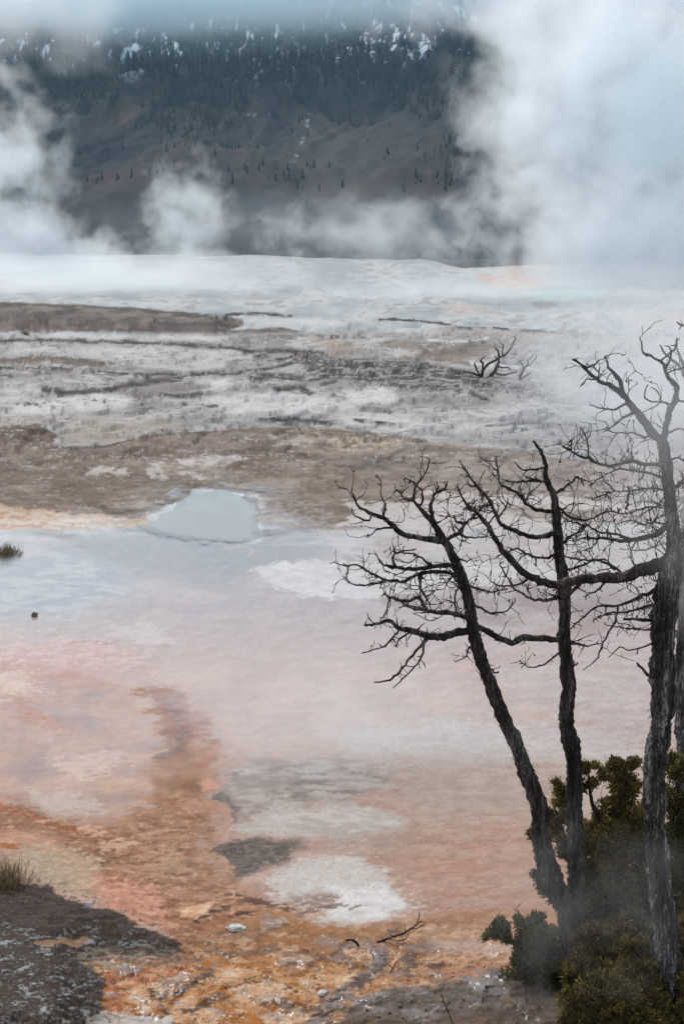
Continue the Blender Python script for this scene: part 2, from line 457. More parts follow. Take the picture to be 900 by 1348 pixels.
    paint(area([(-300, 672), (60, 676), (120, 688), (40, 694), (-300, 692)], 5, 6) * sst(.0, .3, s2 + s3) * .7, (172, 124, 86))
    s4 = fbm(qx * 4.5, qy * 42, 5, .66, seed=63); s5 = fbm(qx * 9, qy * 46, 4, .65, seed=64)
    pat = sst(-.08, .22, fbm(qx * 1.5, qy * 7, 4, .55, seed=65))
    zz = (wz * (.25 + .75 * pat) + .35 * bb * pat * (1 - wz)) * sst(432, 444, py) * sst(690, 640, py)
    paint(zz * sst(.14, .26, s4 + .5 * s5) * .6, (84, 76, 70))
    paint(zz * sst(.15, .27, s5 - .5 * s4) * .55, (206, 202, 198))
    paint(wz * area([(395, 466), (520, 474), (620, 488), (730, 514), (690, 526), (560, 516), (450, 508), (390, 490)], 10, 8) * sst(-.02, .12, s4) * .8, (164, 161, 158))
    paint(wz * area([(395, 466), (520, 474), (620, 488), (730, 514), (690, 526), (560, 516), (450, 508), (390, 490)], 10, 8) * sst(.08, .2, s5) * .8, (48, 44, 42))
    # lavender flats under shallow water
    lv = sst(692, 704, py + 5 * s2 - np.clip(np.abs(px - 290) * -.55 + 55, 0, 50)) * sst(2000, 1500, py)
    lv = lv * np.maximum(sst(700, 716, py), sst(0, 8, sdist([(180, 700), (196, 692), (236, 650), (290, 643), (346, 652), (348, 690), (440, 705), (440, 720)], px, py)))
    paint(lv, (145, 129, 126), (159, 143, 138), h(s1 + b1))
    paint(area([(-300, 725), (110, 715), (180, 740), (170, 780), (90, 815), (-300, 825)], 34, 14) * .75, (112, 126, 141), (150, 159, 166), h(s2 + s1))  # blue reflection of sky and steam painted into the ground colour
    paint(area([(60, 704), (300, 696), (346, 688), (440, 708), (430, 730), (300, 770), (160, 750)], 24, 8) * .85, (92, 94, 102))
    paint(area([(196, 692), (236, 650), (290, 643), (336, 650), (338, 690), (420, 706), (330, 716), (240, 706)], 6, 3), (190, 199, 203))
    paint(stripe([(120, 664), (150, 674), (190, 672), (215, 664), (238, 655), (244, 648), (234, 644), (250, 640), (280, 640), (304, 645), (348, 650)], 6, 3), (72, 56, 45), (112, 92, 76), h(s3))
    paint(area([(332, 658), (345, 650), (356, 652), (395, 656), (425, 664), (438, 686), (400, 694), (345, 691)], 4, 7) * sst(-.4, -.1, s3 + .5 * s2), (118, 102, 93), (148, 136, 130), h(s3))
    for q in ((336, 659), (350, 653), (322, 655)): paint(stripe([q, (q[0] + 3, q[1])], 3.2, 1.5), (118, 104, 95))
    paint(area([(338, 693), (400, 697), (450, 708), (450, 718), (340, 718)], 9, 5) * .9, (112, 108, 112))
    paint(stripe([(292, 722), (315, 719), (330, 724), (322, 732)], 3, 4) * .7, (160, 140, 128))
    paint(stripe([(340, 719), (390, 716), (450, 716)], 3, 4) * .5, (160, 142, 132))
    paint(area([(430, 690), (900, 690), (900, 760), (560, 770), (480, 745), (420, 712)], 18, 12) * .55, (174, 168, 166), (192, 187, 184), h(s2))
    mound = area([(334, 750), (360, 742), (440, 736), (520, 742), (700, 738), (760, 756), (640, 770), (500, 785), (430, 790), (370, 778), (345, 764)], 4, 5)
    paint(mound * .95, (198, 193, 190), (178, 169, 165), h(s2 + s1))
    paint(stripe([(334, 750), (345, 765), (380, 779), (430, 791), (480, 788)], 2.4, 3) * .6, (158, 140, 130))
    # pink flats
    pk = sst(790, 900, py + 26 * b1 + 8 * s2)
    paint(pk, (184, 152, 136), (168, 135, 120), h(s1 + b1))
    paint(area([(150, 820), (200, 828), (230, 842), (190, 850), (140, 836)], 12, 8) * .5, (194, 182, 172))
    paint(area([(-200, 845), (60, 842), (150, 846), (180, 858), (165, 880), (80, 884), (-200, 880)], 14, 18) * .9, (176, 126, 112), (186, 150, 138), h(s2 + s3))
    paint(stripe([(96, 846), (128, 845), (158, 849)], 3, 4) * .8, (160, 96, 76))
    paint(area([(75, 880), (150, 884), (120, 905), (85, 905)], 9, 10) * .5, (180, 128, 116))
    paint(area([(-100, 880), (40, 880), (50, 905), (20, 915), (-100, 912)], 14, 10) * .7, (206, 182, 164))
    for ln, w in (([(20, 922), (40, 940), (80, 955)], 12), ([(30, 945), (76, 962)], 9)): paint(stripe(ln, w, 12) * .7, (174, 116, 98))
    for pl in ([(30, 928), (80, 930), (140, 945), (120, 965), (70, 945)], [(110, 910), (140, 912), (135, 920), (110, 918)], [(10, 1010), (60, 990), (80, 1010), (40, 1040)], [(140, 1050), (165, 1048), (165, 1058), (140, 1058)], [(180, 978), (220, 972), (215, 985), (185, 986)]):
        paint(area(pl, 10, 9) * .6, (142, 128, 132))
    paint(area([(70, 1000), (150, 990), (140, 1020), (80, 1025)], 16, 12) * .8, (204, 180, 164))
    paint(area([(30, 1040), (110, 1045), (130, 1065), (60, 1075)], 14, 12) * .6, (196, 184, 172))
    paint(area([(640, 880), (1100, 850), (1100, 1010), (760, 975)], 30, 14) * .5, (160, 144, 136), (174, 162, 156), h(s2))
    # orange runoff
    run = area([(185, 900), (225, 905), (245, 925), (280, 938), (286, 955), (268, 975), (284, 1000), (284, 1020), (268, 1036), (284, 1060), (278, 1085), (270, 1110), (290, 1140), (320, 1165), (370, 1190), (400, 1215), (380, 1260), (240, 1260), (205, 1222),
                (150, 1178), (110, 1140), (60, 1110), (-60, 1090), (-60, 1052), (0, 1056), (60, 1074), (110, 1088), (160, 1078), (185, 1060), (200, 1040), (190, 1020), (215, 992), (225, 978), (205, 955)], 13, 14)
    paint(run * .88, (140, 88, 54), (172, 126, 94), h(s1 + s2, -.35, .35))
    paint(run * sst(.0, .35, b1 + .5 * s2) * .6, (112, 76, 46))
    paint(area([(195, 905), (232, 915), (250, 935), (274, 945), (270, 962), (250, 975), (248, 995), (225, 1000), (235, 975), (215, 955), (205, 930)], 10, 7), (122, 56, 26), (146, 80, 46), h(s2 + s3))
    paint(stripe([(222, 925), (238, 945), (244, 965), (236, 985), (214, 996)], 7, 8) * .8, (98, 58, 44))
    paint(stripe([(260, 1010), (276, 1000), (280, 980)], 9, 8) * .6, (168, 96, 62))
    paint(stripe([(-60, 1060), (0, 1062), (40, 1073), (84, 1090), (120, 1094)], 8, 7) * .95, (140, 78, 40), (166, 104, 64), h(s3))
    paint(area([(160, 1003), (186, 1000), (214, 988), (206, 998), (180, 1008)], 6, 6) * .7, (200, 162, 138))
    paint(area([(138, 1028), (160, 1022), (186, 1022), (204, 1036), (202, 1041), (172, 1038), (150, 1042)], 6, 6) * .75, (204, 170, 146), (188, 146, 118), h(s3))
    paint(area([(262, 1028), (276, 1026), (284, 1036), (270, 1042)], 5, 4) * .8, (206, 150, 122))
    paint(area([(108, 1088), (132, 1088), (146, 1100), (120, 1100)], 5, 5) * .8, (208, 164, 136))
    paint(area([(126, 1108), (160, 1104), (176, 1112), (140, 1118)], 4, 5) * .8, (206, 166, 138))
    paint(area([(240, 1050), (278, 1048), (270, 1076), (238, 1070)], 9, 8) * .6, (188, 144, 122))
    paint(area([(-60, 1092), (60, 1100), (110, 1130), (200, 1190), (240, 1225), (180, 1215), (110, 1170), (60, 1120), (-60, 1112)], 9, 10) * .8, (184, 122, 92), (198, 148, 122), h(s2))
    paint(area([(130, 1160), (190, 1165), (225, 1185), (200, 1205), (150, 1190)], 9, 10) * .8, (196, 140, 116))
    paint(area([(190, 1120), (240, 1115), (250, 1150), (200, 1160)], 14, 12) * .6, (186, 148, 118))
    paint(area([(20, 1108), (95, 1112), (140, 1140), (110, 1180), (60, 1165), (20, 1150)], 18, 14) * .75, (164, 146, 118), (184, 166, 142), h(s3))
    paint(stripe([(-60, 1108), (0, 1110), (20, 1114)], 5, 4) * .9, (164, 96, 44))
    sp = sst(1040, 1090, py) * run
    paint(sp * sst(.18, .30, s3 + .3 * s2) * .4, (212, 180, 150))
    paint(sp * sst(-.14, -.3, s3 + .5 * s2) * .45, (92, 60, 38))
    # grey and white stone, right of the runoff
    paint(area([(430, 965), (560, 945), (760, 960), (880, 985), (860, 1010), (640, 1005), (460, 1000)], 20, 14) * .75, (192, 188, 184), (174, 168, 163), h(s2))
    paint(area([(290, 1046), (302, 1020), (330, 1000), (400, 994), (480, 1002), (520, 1022), (500, 1040), (430, 1058), (380, 1066), (330, 1075), (310, 1085)], 9, 7) * .95, (148, 134, 127), (176, 164, 156), h(s2 + s1))
    for ln, w in (([(300, 1022), (330, 1014), (370, 1014), (420, 1020)], 2.5), ([(360, 1040), (395, 1030), (440, 1034)], 3), ([(440, 1010), (500, 1024), (520, 1034)], 3), ([(380, 1048), (420, 1040), (470, 1044)], 2.5)):
        paint(stripe(ln, w, 5) * .6, (118, 104, 98))
    paint(area([(280, 1052), (292, 1042), (304, 1048), (310, 1070), (318, 1084), (308, 1080), (296, 1062)], 4, 4) * .85, (86, 74, 68), (112, 100, 94), h(s3))
    paint(area([(302, 1088), (340, 1078), (365, 1062), (450, 1058), (520, 1070), (540, 1090), (480, 1106), (400, 1104), (330, 1100)], 10, 8) * .9, (196, 189, 183), (176, 166, 159), h(s2))
    paint(area([(400, 1085), (520, 1088), (620, 1080), (640, 1110), (560, 1122), (440, 1125)], 14, 10) * .6, (160, 144, 130))
    dp = area([(282, 1118), (298, 1106), (340, 1103), (388, 1106), (396, 1118), (372, 1138), (342, 1150), (314, 1153), (296, 1140)], 4 + 9 * sst(320, 390, px), 6)
    paint(dp, (66, 54, 47), (100, 84, 74), h(s3 + s2))
    paint(dp * sst(.12, .3, s3 - .3 * s2) * .6, (138, 124, 114))
    paint(stripe([(300, 1070), (304, 1085), (290, 1100), (276, 1112), (284, 1130), (298, 1143), (310, 1153)], 3.4, 4) * .6, (186, 136, 106))
    wc = area([(350, 1156), (400, 1130), (470, 1128), (504, 1150), (548, 1192), (514, 1212), (472, 1224), (440, 1214), (396, 1214), (440, 1196), (452, 1182), (420, 1178), (372, 1184), (355, 1172)], 8, 8)
    paint(wc, (206, 200, 195), (184, 174, 165), h(s3 + .5 * s2))
    paint(wc * area([(430, 1165), (500, 1162), (536, 1190), (500, 1210), (440, 1206)], 9, 6), (220, 217, 216), (204, 199, 196), h(s3))
    paint(wc * sst(.10, .24, s3) * sst(1178, 1160, py) * .45, (140, 120, 98))
    paint(stripe([(366, 1218), (400, 1201), (450, 1191), (470, 1194)], 4.5, 4) * .8, (110, 95, 87))
    paint(area([(385, 1178), (420, 1174), (448, 1180), (430, 1192), (395, 1196)], 5, 4) * .8, (142, 126, 115))
    pr = area([(540, 1095), (600, 1080), (760, 1085), (760, 1215), (640, 1205), (570, 1200), (540, 1160)], 22, 14)
    paint(area([(480, 1000), (620, 1000), (900, 1010), (900, 1090), (640, 1085), (540, 1085)], 24, 14) * .75, (164, 147, 132), (178, 162, 150), h(s2))
    paint(pr * .62, (168, 124, 106), (182, 152, 136), h(s2 + s1))
    paint(sst(-34, 4, sdist([(282, 1118), (298, 1106), (340, 1103), (400, 1106), (404, 1120), (372, 1140), (342, 1152), (314, 1155), (294, 1142)], px, py)) * sst(.12, .26, s3 + .4 * grain) * .6, (104, 88, 76))
    paint(sst(-40, 4, sdist([(350, 1156), (400, 1130), (470, 1128), (504, 1150), (548, 1192), (514, 1212), (472, 1224), (396, 1214)], px, py)) * sst(.10, .24, s3 - .4 * grain) * .6, (208, 198, 190))
    # brightly coloured bacteria crust at the foot of the slope
    bt = sst(-14, 14, sdist([(-2000, 1275), (120, 1262), (240, 1258), (280, 1225), (380, 1200), (420, 1222), (540, 1215), (620, 1200), (3000, 1180), (3000, 4000), (-2000, 4000)], px, py) + 16 * s2)
    n5 = fbm(qx * 1.9 + .5 * s3 + .2 * s2, qy * 4.4 + .5 * s3, 6, .52, seed=21)
    n6 = fbm(qx * 1.5, qy * 4.2 + .3 * s2, 6, .55, seed=22)
    n7 = fbm(qx * 5, qy * 9, 6, .6, seed=23)
    fl = fbm(qx * 6, qy * 12, 6, .62, seed=24)
    paint(bt, (164, 104, 44), (188, 134, 82), h(n6 + .6 * n7))
    paint(bt * sst(1275, 1240, py) * .6, (150, 108, 76), (120, 92, 76), h(n7 + n6))
    paint(bt * sst(420, 640, px) * .75, (176, 134, 108), (158, 114, 88), h(n6))
    paint(bt * sst(1300, 1335, py + 10 * n6) * sst(440, 380, px) * .7, (176, 108, 24), (146, 84, 22), h(n7))
    rd = area([(135, 1280), (180, 1268), (240, 1262), (270, 1276), (215, 1292), (170, 1300), (165, 1325), (190, 1350), (136, 1350)], 8, 8)
    paint(rd * .85, (156, 80, 38), (182, 110, 64), h(n7))
    cream = lambda P, k=.95, so=4, wa=3.5: paint(area(P, so, wa) * k, (222, 192, 162), (202, 154, 116), h(n7 + .5 * s3, -.25, .25))
    isl_ = bt * sst(.10, .13, n5) * sst(1222, 1245, py) * sst(690, 520, px)
    paint(isl_ * .5, (196, 148, 112), (216, 188, 160), np.clip(h(n7) * .7 + sst(.19, .12, n5) * .6, 0, 1))
    for P in ([(168, 1300), (200, 1292), (228, 1296), (232, 1310), (212, 1312), (190, 1304), (194, 1322), (178, 1322)], [(222, 1284), (236, 1280), (240, 1290), (228, 1294)], [(222, 1332), (250, 1312), (264, 1314), (246, 1330), (236, 1342), (222, 1345)],
              [(250, 1336), (285, 1324), (295, 1336), (280, 1352), (255, 1352)], [(300, 1302), (330, 1290), (362, 1288), (392, 1306), (372, 1314), (340, 1322), (308, 1320)], [(182, 1320), (204, 1320), (206, 1328), (190, 1330)], [(355, 1334), (400, 1326), (420, 1340), (380, 1356), (350, 1352)],
              [(255, 1290), (300, 1276), (330, 1280), (300, 1294)], [(350, 1255), (380, 1250), (420, 1262), (380, 1270)], [(440, 1250), (480, 1245), (520, 1258), (490, 1268)], [(440, 1285), (470, 1276), (460, 1300), (440, 1306)], [(236, 1196), (280, 1190), (268, 1204), (240, 1206)], [(386, 1290), (412, 1286), (420, 1300), (395, 1304)]):
        cream(P)
    paint(stripe([(300, 1302), (330, 1292), (362, 1290), (392, 1306)], 1.6, 2) * .8, (96, 62, 38))
    paint(bt * sst(.028, .010, np.abs(n5 - .10)) * .8 * sst(1225, 1250, py), (70, 42, 24))
    dk = bt * sst(-.12, -.17, n5 + .3 * n7) * sst(1218, 1250, py)
    paint(dk * .55, (84, 52, 36), (54, 36, 28), h(n7))
    ch = stripe([(415, 1348), (438, 1318), (468, 1296), (492, 1276), (500, 1262)], 13, 9)
    paint(ch * .95, (84, 56, 46), (56, 38, 33), h(n7))
    paint(stripe([(350, 1322), (390, 1322), (425, 1328)], 7, 7) * .85, (74, 50, 40))
    paint(stripe([(290, 1232), (340, 1230), (370, 1214)], 9, 9) * .55, (112, 88, 74))
    paint(stripe([(300, 1256), (360, 1250), (430, 1262), (480, 1268)], 9, 9) * .65, (104, 80, 67))
    for ln, w in (([(193, 1306), (214, 1309), (208, 1320), (222, 1333)], 5), ([(229, 1314), (245, 1300), (262, 1286), (276, 1282)], 7), ([(245, 1331), (268, 1322), (288, 1310)], 6), ([(260, 1208), (300, 1196), (330, 1206)], 4), ([(305, 1178), (350, 1188), (380, 1196)], 6)):
        paint(stripe(ln, w, 7) * .9, (66, 44, 34), (98, 68, 52), h(n7))
    paint(area([(345, 1204), (375, 1208), (372, 1222), (348, 1222)], 5, 6) * .7, (150, 140, 134))
    for P in ([(485, 1250), (505, 1252), (510, 1270), (495, 1278)], [(532, 1252), (552, 1250), (548, 1268), (534, 1290), (526, 1276)], [(510, 1224), (530, 1220), (534, 1230), (516, 1232)], [(560, 1268), (585, 1270), (570, 1276)]):
        paint(area(P, 3, 7) * .9, (100, 80, 72))
    paint(area([(540, 1225), (690, 1205), (690, 1270), (600, 1262)], 16, 14) * .7, (194, 160, 134), (174, 138, 114), h(n7))
    paint(bt * sst(.16, .28, fl + .3 * n5) * .3 * sst(740, 520, px), (222, 198, 170))
    paint(bt * sst(-.16, -.28, fl + .2 * n7) * .3, (84, 52, 34))
    gr = area([(440, 1322), (520, 1300), (620, 1284), (700, 1262), (3000, 1200), (3000, 4000), (420, 4000)], 9, 10)
    paint(gr * .95, (112, 101, 96), (84, 75, 69), h(n6 + n7))
    paint(gr * sst(.1, .3, n7) * .6, (138, 120, 98))
    paint(gr * sst(1320, 1348, py + 14 * s2) * .6, (102, 76, 48), (62, 50, 40), h(n7))
    # dark lichen-covered bank
    dbm = area(DARK_BANK, 2.5, 3)
    m1 = fbm(qx * 3.5, qy * 9, 6, .62, seed=31); m2 = fbm(qx * 14, qy * 34, 5, .72, seed=32)
    paint(dbm, (66, 53, 44), (38, 31, 27), h(m1 + m2 * .7, -.3, .3))
    paint(dbm * sst(.06, .26, m2 + .25 * m1) * .8, (106, 89, 75), (78, 61, 49), h(grain))
    gz = dbm * sst(1205, 1245, py + 14 * s2) * sst(260, 90, px)
    paint(gz * sst(.0, .22, m1 * .5 + m2 * .8) * .8, (140, 137, 134), (100, 95, 90), h(grain))
    paint(gz * sst(.22, .36, m1 + m2 * .5) * .7, (164, 166, 168))
    paint(dbm * area([(50, 1238), (110, 1236), (120, 1244), (60, 1246)], 4, 6) * .7, (160, 128, 100))
    paint(area([(105, 1252), (200, 1248), (262, 1262), (190, 1278), (115, 1272)], 6, 7) * sst(-.25, .1, s3 + s2) * .85, (144, 130, 115), (98, 87, 76), h(n7))
    paint(area([(120, 1338), (150, 1332), (230, 1342), (230, 1360), (110, 1360)], 6, 6) * .85, (190, 184, 176))
    paint(area([(108, 1185), (122, 1190), (126, 1197), (112, 1194)], 3, 2) * .7, (120, 124, 140))
    crm = isl_
    # hair-thin rims of micro terraces: level lines of a gently warped field
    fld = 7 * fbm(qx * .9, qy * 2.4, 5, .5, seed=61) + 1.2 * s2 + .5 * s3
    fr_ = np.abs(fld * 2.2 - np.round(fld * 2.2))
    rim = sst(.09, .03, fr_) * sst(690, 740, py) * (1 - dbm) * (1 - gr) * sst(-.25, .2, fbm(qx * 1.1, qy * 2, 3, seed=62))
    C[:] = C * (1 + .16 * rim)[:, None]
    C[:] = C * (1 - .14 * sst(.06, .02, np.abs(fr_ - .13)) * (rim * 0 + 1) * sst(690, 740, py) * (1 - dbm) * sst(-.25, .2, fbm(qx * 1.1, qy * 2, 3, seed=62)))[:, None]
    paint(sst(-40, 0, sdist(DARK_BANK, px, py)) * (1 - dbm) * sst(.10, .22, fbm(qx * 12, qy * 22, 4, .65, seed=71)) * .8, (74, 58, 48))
    # valley floor beyond the brink
    paint(sst(10, 60, Y - Yb), (56, 57, 54), (72, 70, 66), h(b1))

    wet = np.clip(.9 * sst(-60, 50, sdist(FILM, px, py) + 60 * s1 + 30 * b1) - .4 * run + .4 * sp * sst(0, .3, s1) + .5 * lv * sst(1150, 900, py) * (1 + s1) + dk + ch, 0, 1) * (1 - dbm) * (1 - .8 * crm)
    grit = .13 + .16 * wz + .25 * bb + .14 * bt + .12 * dbm + .3 * gr + .25 * wc - .1 * pool
    grit = np.clip(grit, .05, 1)
    spk = 1 + (.30 * s3 + .14 * s2 + .22 * grain * sst(700, 1100, py)) * (.5 + grit)
    C *= spk[:, None]
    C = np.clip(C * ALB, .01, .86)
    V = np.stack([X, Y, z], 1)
    o = grid_mesh('ground', V, nr, nc, ground_material(), {'mineral_shade': C, 'wet': wet, 'grit': grit})
    tag(o, kind='structure')
    # a fast look-up of the height for things that stand on it
    return f, Yr, z.reshape(nr, nc)


ALB = .84
GF, GYR, GZ = build_ground()


def ground_z(x, y):
    dep = y * CP + CAM_H * SP
    c = x / dep * F + 450
    j = min(max(int(np.searchsorted(GF, c)), 1), len(GF) - 1)
    i = min(max(int(np.searchsorted(GYR, y)), 1), len(GYR) - 1)
    return float(GZ[i, j])


def on_ground(px, py):
    p = gnd(px, py)
    for _ in range(4): p = gnd(px, py, ground_z(p.x, p.y))
    return p


def build_water():
    m, n, l = newmat('shallow_water')
    out = N(n, 'ShaderNodeOutputMaterial')
    tr = N(n, 'ShaderNodeBsdfTransparent', i_Color=(.95, .965, .97, 1)); gl = N(n, 'ShaderNodeBsdfGlossy', i_Roughness=.06)
    fr = N(n, 'ShaderNodeFresnel', i_IOR=1.33); mx = N(n, 'ShaderNodeMixShader')
    tc = N(n, 'ShaderNodeTexCoord'); nz = N(n, 'ShaderNodeTexNoise', i_Scale=2.2, i_Detail=3.0)
    bp = N(n, 'ShaderNodeBump', i_Strength=.05, i_Distance=.05)
    l.new(tc.outputs['Object'], nz.inputs['Vector']); l.new(nz.outputs[0], bp.inputs['Height'])
    l.new(bp.outputs[0], gl.inputs['Normal']); l.new(bp.outputs[0], fr.inputs['Normal'])
    l.new(fr.outputs[0], mx.inputs[0]); l.new(tr.outputs[0], mx.inputs[1]); l.new(gl.outputs[0], mx.inputs[2])
    l.new(mx.outputs[0], out.inputs[0])
    pts = [gnd(x, y) for x, y in [(-40, 690), (150, 690), (205, 660), (240, 636), (360, 636), (420, 680), (480, 712), (420, 735), (200, 735), (-40, 725)][::-1]]
    me = bpy.data.meshes.new('pool_water'); me.from_pydata([(p.x, p.y, .004) for p in pts], [], [list(range(len(pts)))])
    me.materials.append(m)
    o = bpy.data.objects.new('pool_water', me); COL.objects.link(o); tag(o, kind='structure')


build_water()


# ------------------------------------------------------------------ dead trees
def bark_material(name, c1, c2, c3, scale=1.0):
    m, n, l = newmat(name)
    out = N(n, 'ShaderNodeOutputMaterial'); b = N(n, 'ShaderNodeBsdfPrincipled', i_Roughness=.9)
    tc = N(n, 'ShaderNodeTexCoord'); mp = N(n, 'ShaderNodeMapping'); mp.inputs['Scale'].default_value = (1, 1, .13)
    n1 = N(n, 'ShaderNodeTexNoise', i_Scale=70 * scale, i_Detail=5.0, i_Roughness=.65)
    n2 = N(n, 'ShaderNodeTexNoise', i_Scale=14 * scale, i_Detail=4.0)
    l.new(tc.outputs['Object'], mp.inputs[0]); l.new(mp.outputs[0], n1.inputs['Vector']); l.new(mp.outputs[0], n2.inputs['Vector'])
    r = N(n, 'ShaderNodeValToRGB'); e = r.color_ramp.elements
    e[0].position, e[0].color = .36, (*c1, 1); e[1].position, e[1].color = .56, (*c2, 1)
    x = e.new(.68); x.color = (*c3, 1)
    s = math_n(n, l, 'MULTIPLY_ADD', n2.outputs[0], .7, math_n(n, l, 'MULTIPLY_ADD', n1.outputs[0], .95, -.32))
    l.new(s, r.inputs[0]); l.new(r.outputs[0], b.inputs['Base Color'])
    bp = N(n, 'ShaderNodeBump', i_Strength=.8, i_Distance=.006); l.new(n1.outputs[0], bp.inputs['Height']); l.new(bp.outputs[0], b.inputs['Normal'])
    l.new(b.outputs[0], out.inputs[0]); b.inputs['Specular IOR Level'].default_value = .2
    return m


BARK = bark_material('dead_bark', (.012, .010, .0095), (.046, .040, .037), (.16, .145, .138))
BARK_GREY = bark_material('weathered_bark', (.014, .013, .013), (.066, .063, .064), (.30, .30, .31))
TWIG = bark_material('dry_twig_wood', (.012, .010, .009), (.030, .025, .023), (.07, .062, .058), 2)


def lump_path(p, d, L, step, wob, rise, rnd):
    """a kinked, slightly rising twig path"""
    pts = [Vector(p)]; d = Vector(d).normalized()
    n = max(3, int(L / step))
    for _ in range(n):
        d = (d + Vector((rnd.gauss(0, wob), rnd.gauss(0, wob), rnd.gauss(0, wob) + rise))).normalized()
        pts.append(pts[-1] + d * (L / n))
    return pts


def twig(mb, p, d, L, r, rnd, depth=0, rise=.04):
    pts = lump_path(p, d, L, .026, .27, rise, rnd)
    n = len(pts)
    rad = []
    for i in range(n):
        q = r * (1 - .72 * i / (n - 1))
        if rnd.random() < .14: q *= rnd.uniform(1.5, 2.3)
        rad.append(max(q, .0018))
    mb.tube(pts, rad, 4 if depth else 5)
    if rnd.random() < .10: mb.lump(pts[-1], rnd.uniform(.004, .007), rough=.6, n=5, m=4)
    if rnd.random() < .10:
        mb.lump(pts[n // 2], rnd.uniform(.005, .009), rough=.7, n=5, m=4)
    if depth < 2:
        k = int(L / .075 * rnd.uniform(.5, 1.15))
        for _ in range(k):
            i = rnd.randint(1, n - 1)
            t = (pts[i] - pts[i - 1]).normalized()
            side = Vector((rnd.gauss(0, 1), rnd.gauss(0, .8), rnd.gauss(.15, 1))).normalized()
            dd = (t * rnd.uniform(.4, 1.0) + side * .9).normalized()
            twig(mb, pts[i], dd, L * rnd.uniform(.18, .5), r * .62, rnd, depth + 1, rise)


TRUNKS = []


def nearest_on(line, p):
    best = None
    for (ax, ay), (bx, by) in zip(line, line[1:]):
        ex, ey = bx - ax, by - ay
        t = max(0, min(1, ((p[0] - ax) * ex + (p[1] - ay) * ey) / (ex * ex + ey * ey + 1e-9)))
        q = (ax + ex * t, ay + ey * t); d = math.hypot(q[0] - p[0], q[1] - p[1])
        if best is None or d < best[0]: best = (d, q)
    return best


def limb(root, px_pts, Y, px_r, dens=1.0, tw=(.10, .34), mat=None, seed=0, parts=(), name='branch', dy=0.0, rise=.04, n=8, twr=.0042):
    """a main limb traced as a line of photo pixels at distance Y (drifting by dy along it), with its own twigs"""
    rnd = random.Random(seed * 131 + int(px_pts[0][0] * 7 + px_pts[0][1] * 3 + px_pts[-1][0]))
    mb = MB()
    cand = [nearest_on(l, px_pts[0]) for r_, l, y_ in TRUNKS if r_ is root and abs(y_ - Y) < .01]
    if cand and 2.5 < min(cand)[0] < 26:
        px_pts = [min(cand)[1]] + list(px_pts)
        if not isinstance(px_r, (int, float)) and len(px_r) > 2: px_r = [px_r[0]] + list(px_r)
    sub = [(px_pts, px_r, 0.0)] + [(p[0], p[1], p[2] if len(p) > 2 else 0.0) for p in parts]
    for j, (pp, rr, d0) in enumerate(sub):
        if j:
            q0 = nearest_on(px_pts, pp[0])
            if q0[0] > 1: pp = [q0[1]] + list(pp)
        L = len(pp)
        ym = [Y + d0 + dy * i / (L - 1) + (0 if i == 0 else .05 * math.sin(i * 1.9 + seed + j)) for i in range(L)]
        if j:                                      # a fork starts from where the limb runs
            best = min(main, key=lambda q: (q[0] - pp[0][0]) ** 2 + (q[1] - pp[0][1]) ** 2)
            ym = [best[2] + (dy * .4 + d0) * i / (L - 1) + (0 if i == 0 else .05 * math.sin(i * 2.3 + j)) for i in range(L)]
        pts = [at(x, y, yy) for (x, y), yy in zip(pp, ym)]
        if j == 0: main = [(x, y, yy) for (x, y), yy in zip(pp, ym)]
        if isinstance(rr, (int, float)): rr = (rr, max(.7, rr * .35))
        rad = [(rr[0] + (rr[1] - rr[0]) * i / (L - 1)) * Y / F for i in range(L)] if len(rr) == 2 else [q * Y / F for q in rr]
        P, Rr = resample(pts, rad, .03)
        P = [p + Vector((rnd.gauss(0, .0035), rnd.gauss(0, .0035), rnd.gauss(0, .0035))) if 0 < i < len(P) - 1 else p for i, p in enumerate(P)]
        Rr = [r * (rnd.uniform(.85, 1.15) if rnd.random() > .1 else rnd.uniform(1.25, 1.7) if r < .012 else 1.1) for r in Rr]
        mb.tube(P, Rr, n if j == 0 else 6, bark=.12)
        # ragged bark flakes and stubs
        for i in range(1, len(P)):
            t = (P[i] - P[i - 1]).normalized()
            k = dens * 1.75 * (1 if j == 0 else .8)
            while rnd.random() < k * .42:
                k -= .42
                side = Vector((rnd.gauss(0, 1), rnd.gauss(0, .7), rnd.gauss(.1, 1)))
                side = (side - t * side.dot(t)).normalized()
                fr = i / len(P)
                dd = (side + t * rnd.uniform(-.1, .9)).normalized()
                if rnd.random() < .62:
                    Lt = rnd.uniform(.008, .045); rt = rnd.uniform(.002, .004)
                    mb.tube(lump_path(P[i], dd, Lt + Rr[i], .015, .2, 0, rnd), [rt * 1.3] + [rt] * 1 + [rt * .7] * 1 if False else
                            [rt * (1.3 - .2 * q) for q in range(max(3, int((Lt + Rr[i]) / .015)) + 1)], 4)
                else:
                    Lt = rnd.uniform(*tw) * (1.1 - .45 * fr)
                    twig(mb, P[i], dd, Lt, min(Rr[i] * .6, twr), rnd, 0 if Lt > .14 else 1, rise)
    o = mb.build(name, mat or BARK, root)
    return o


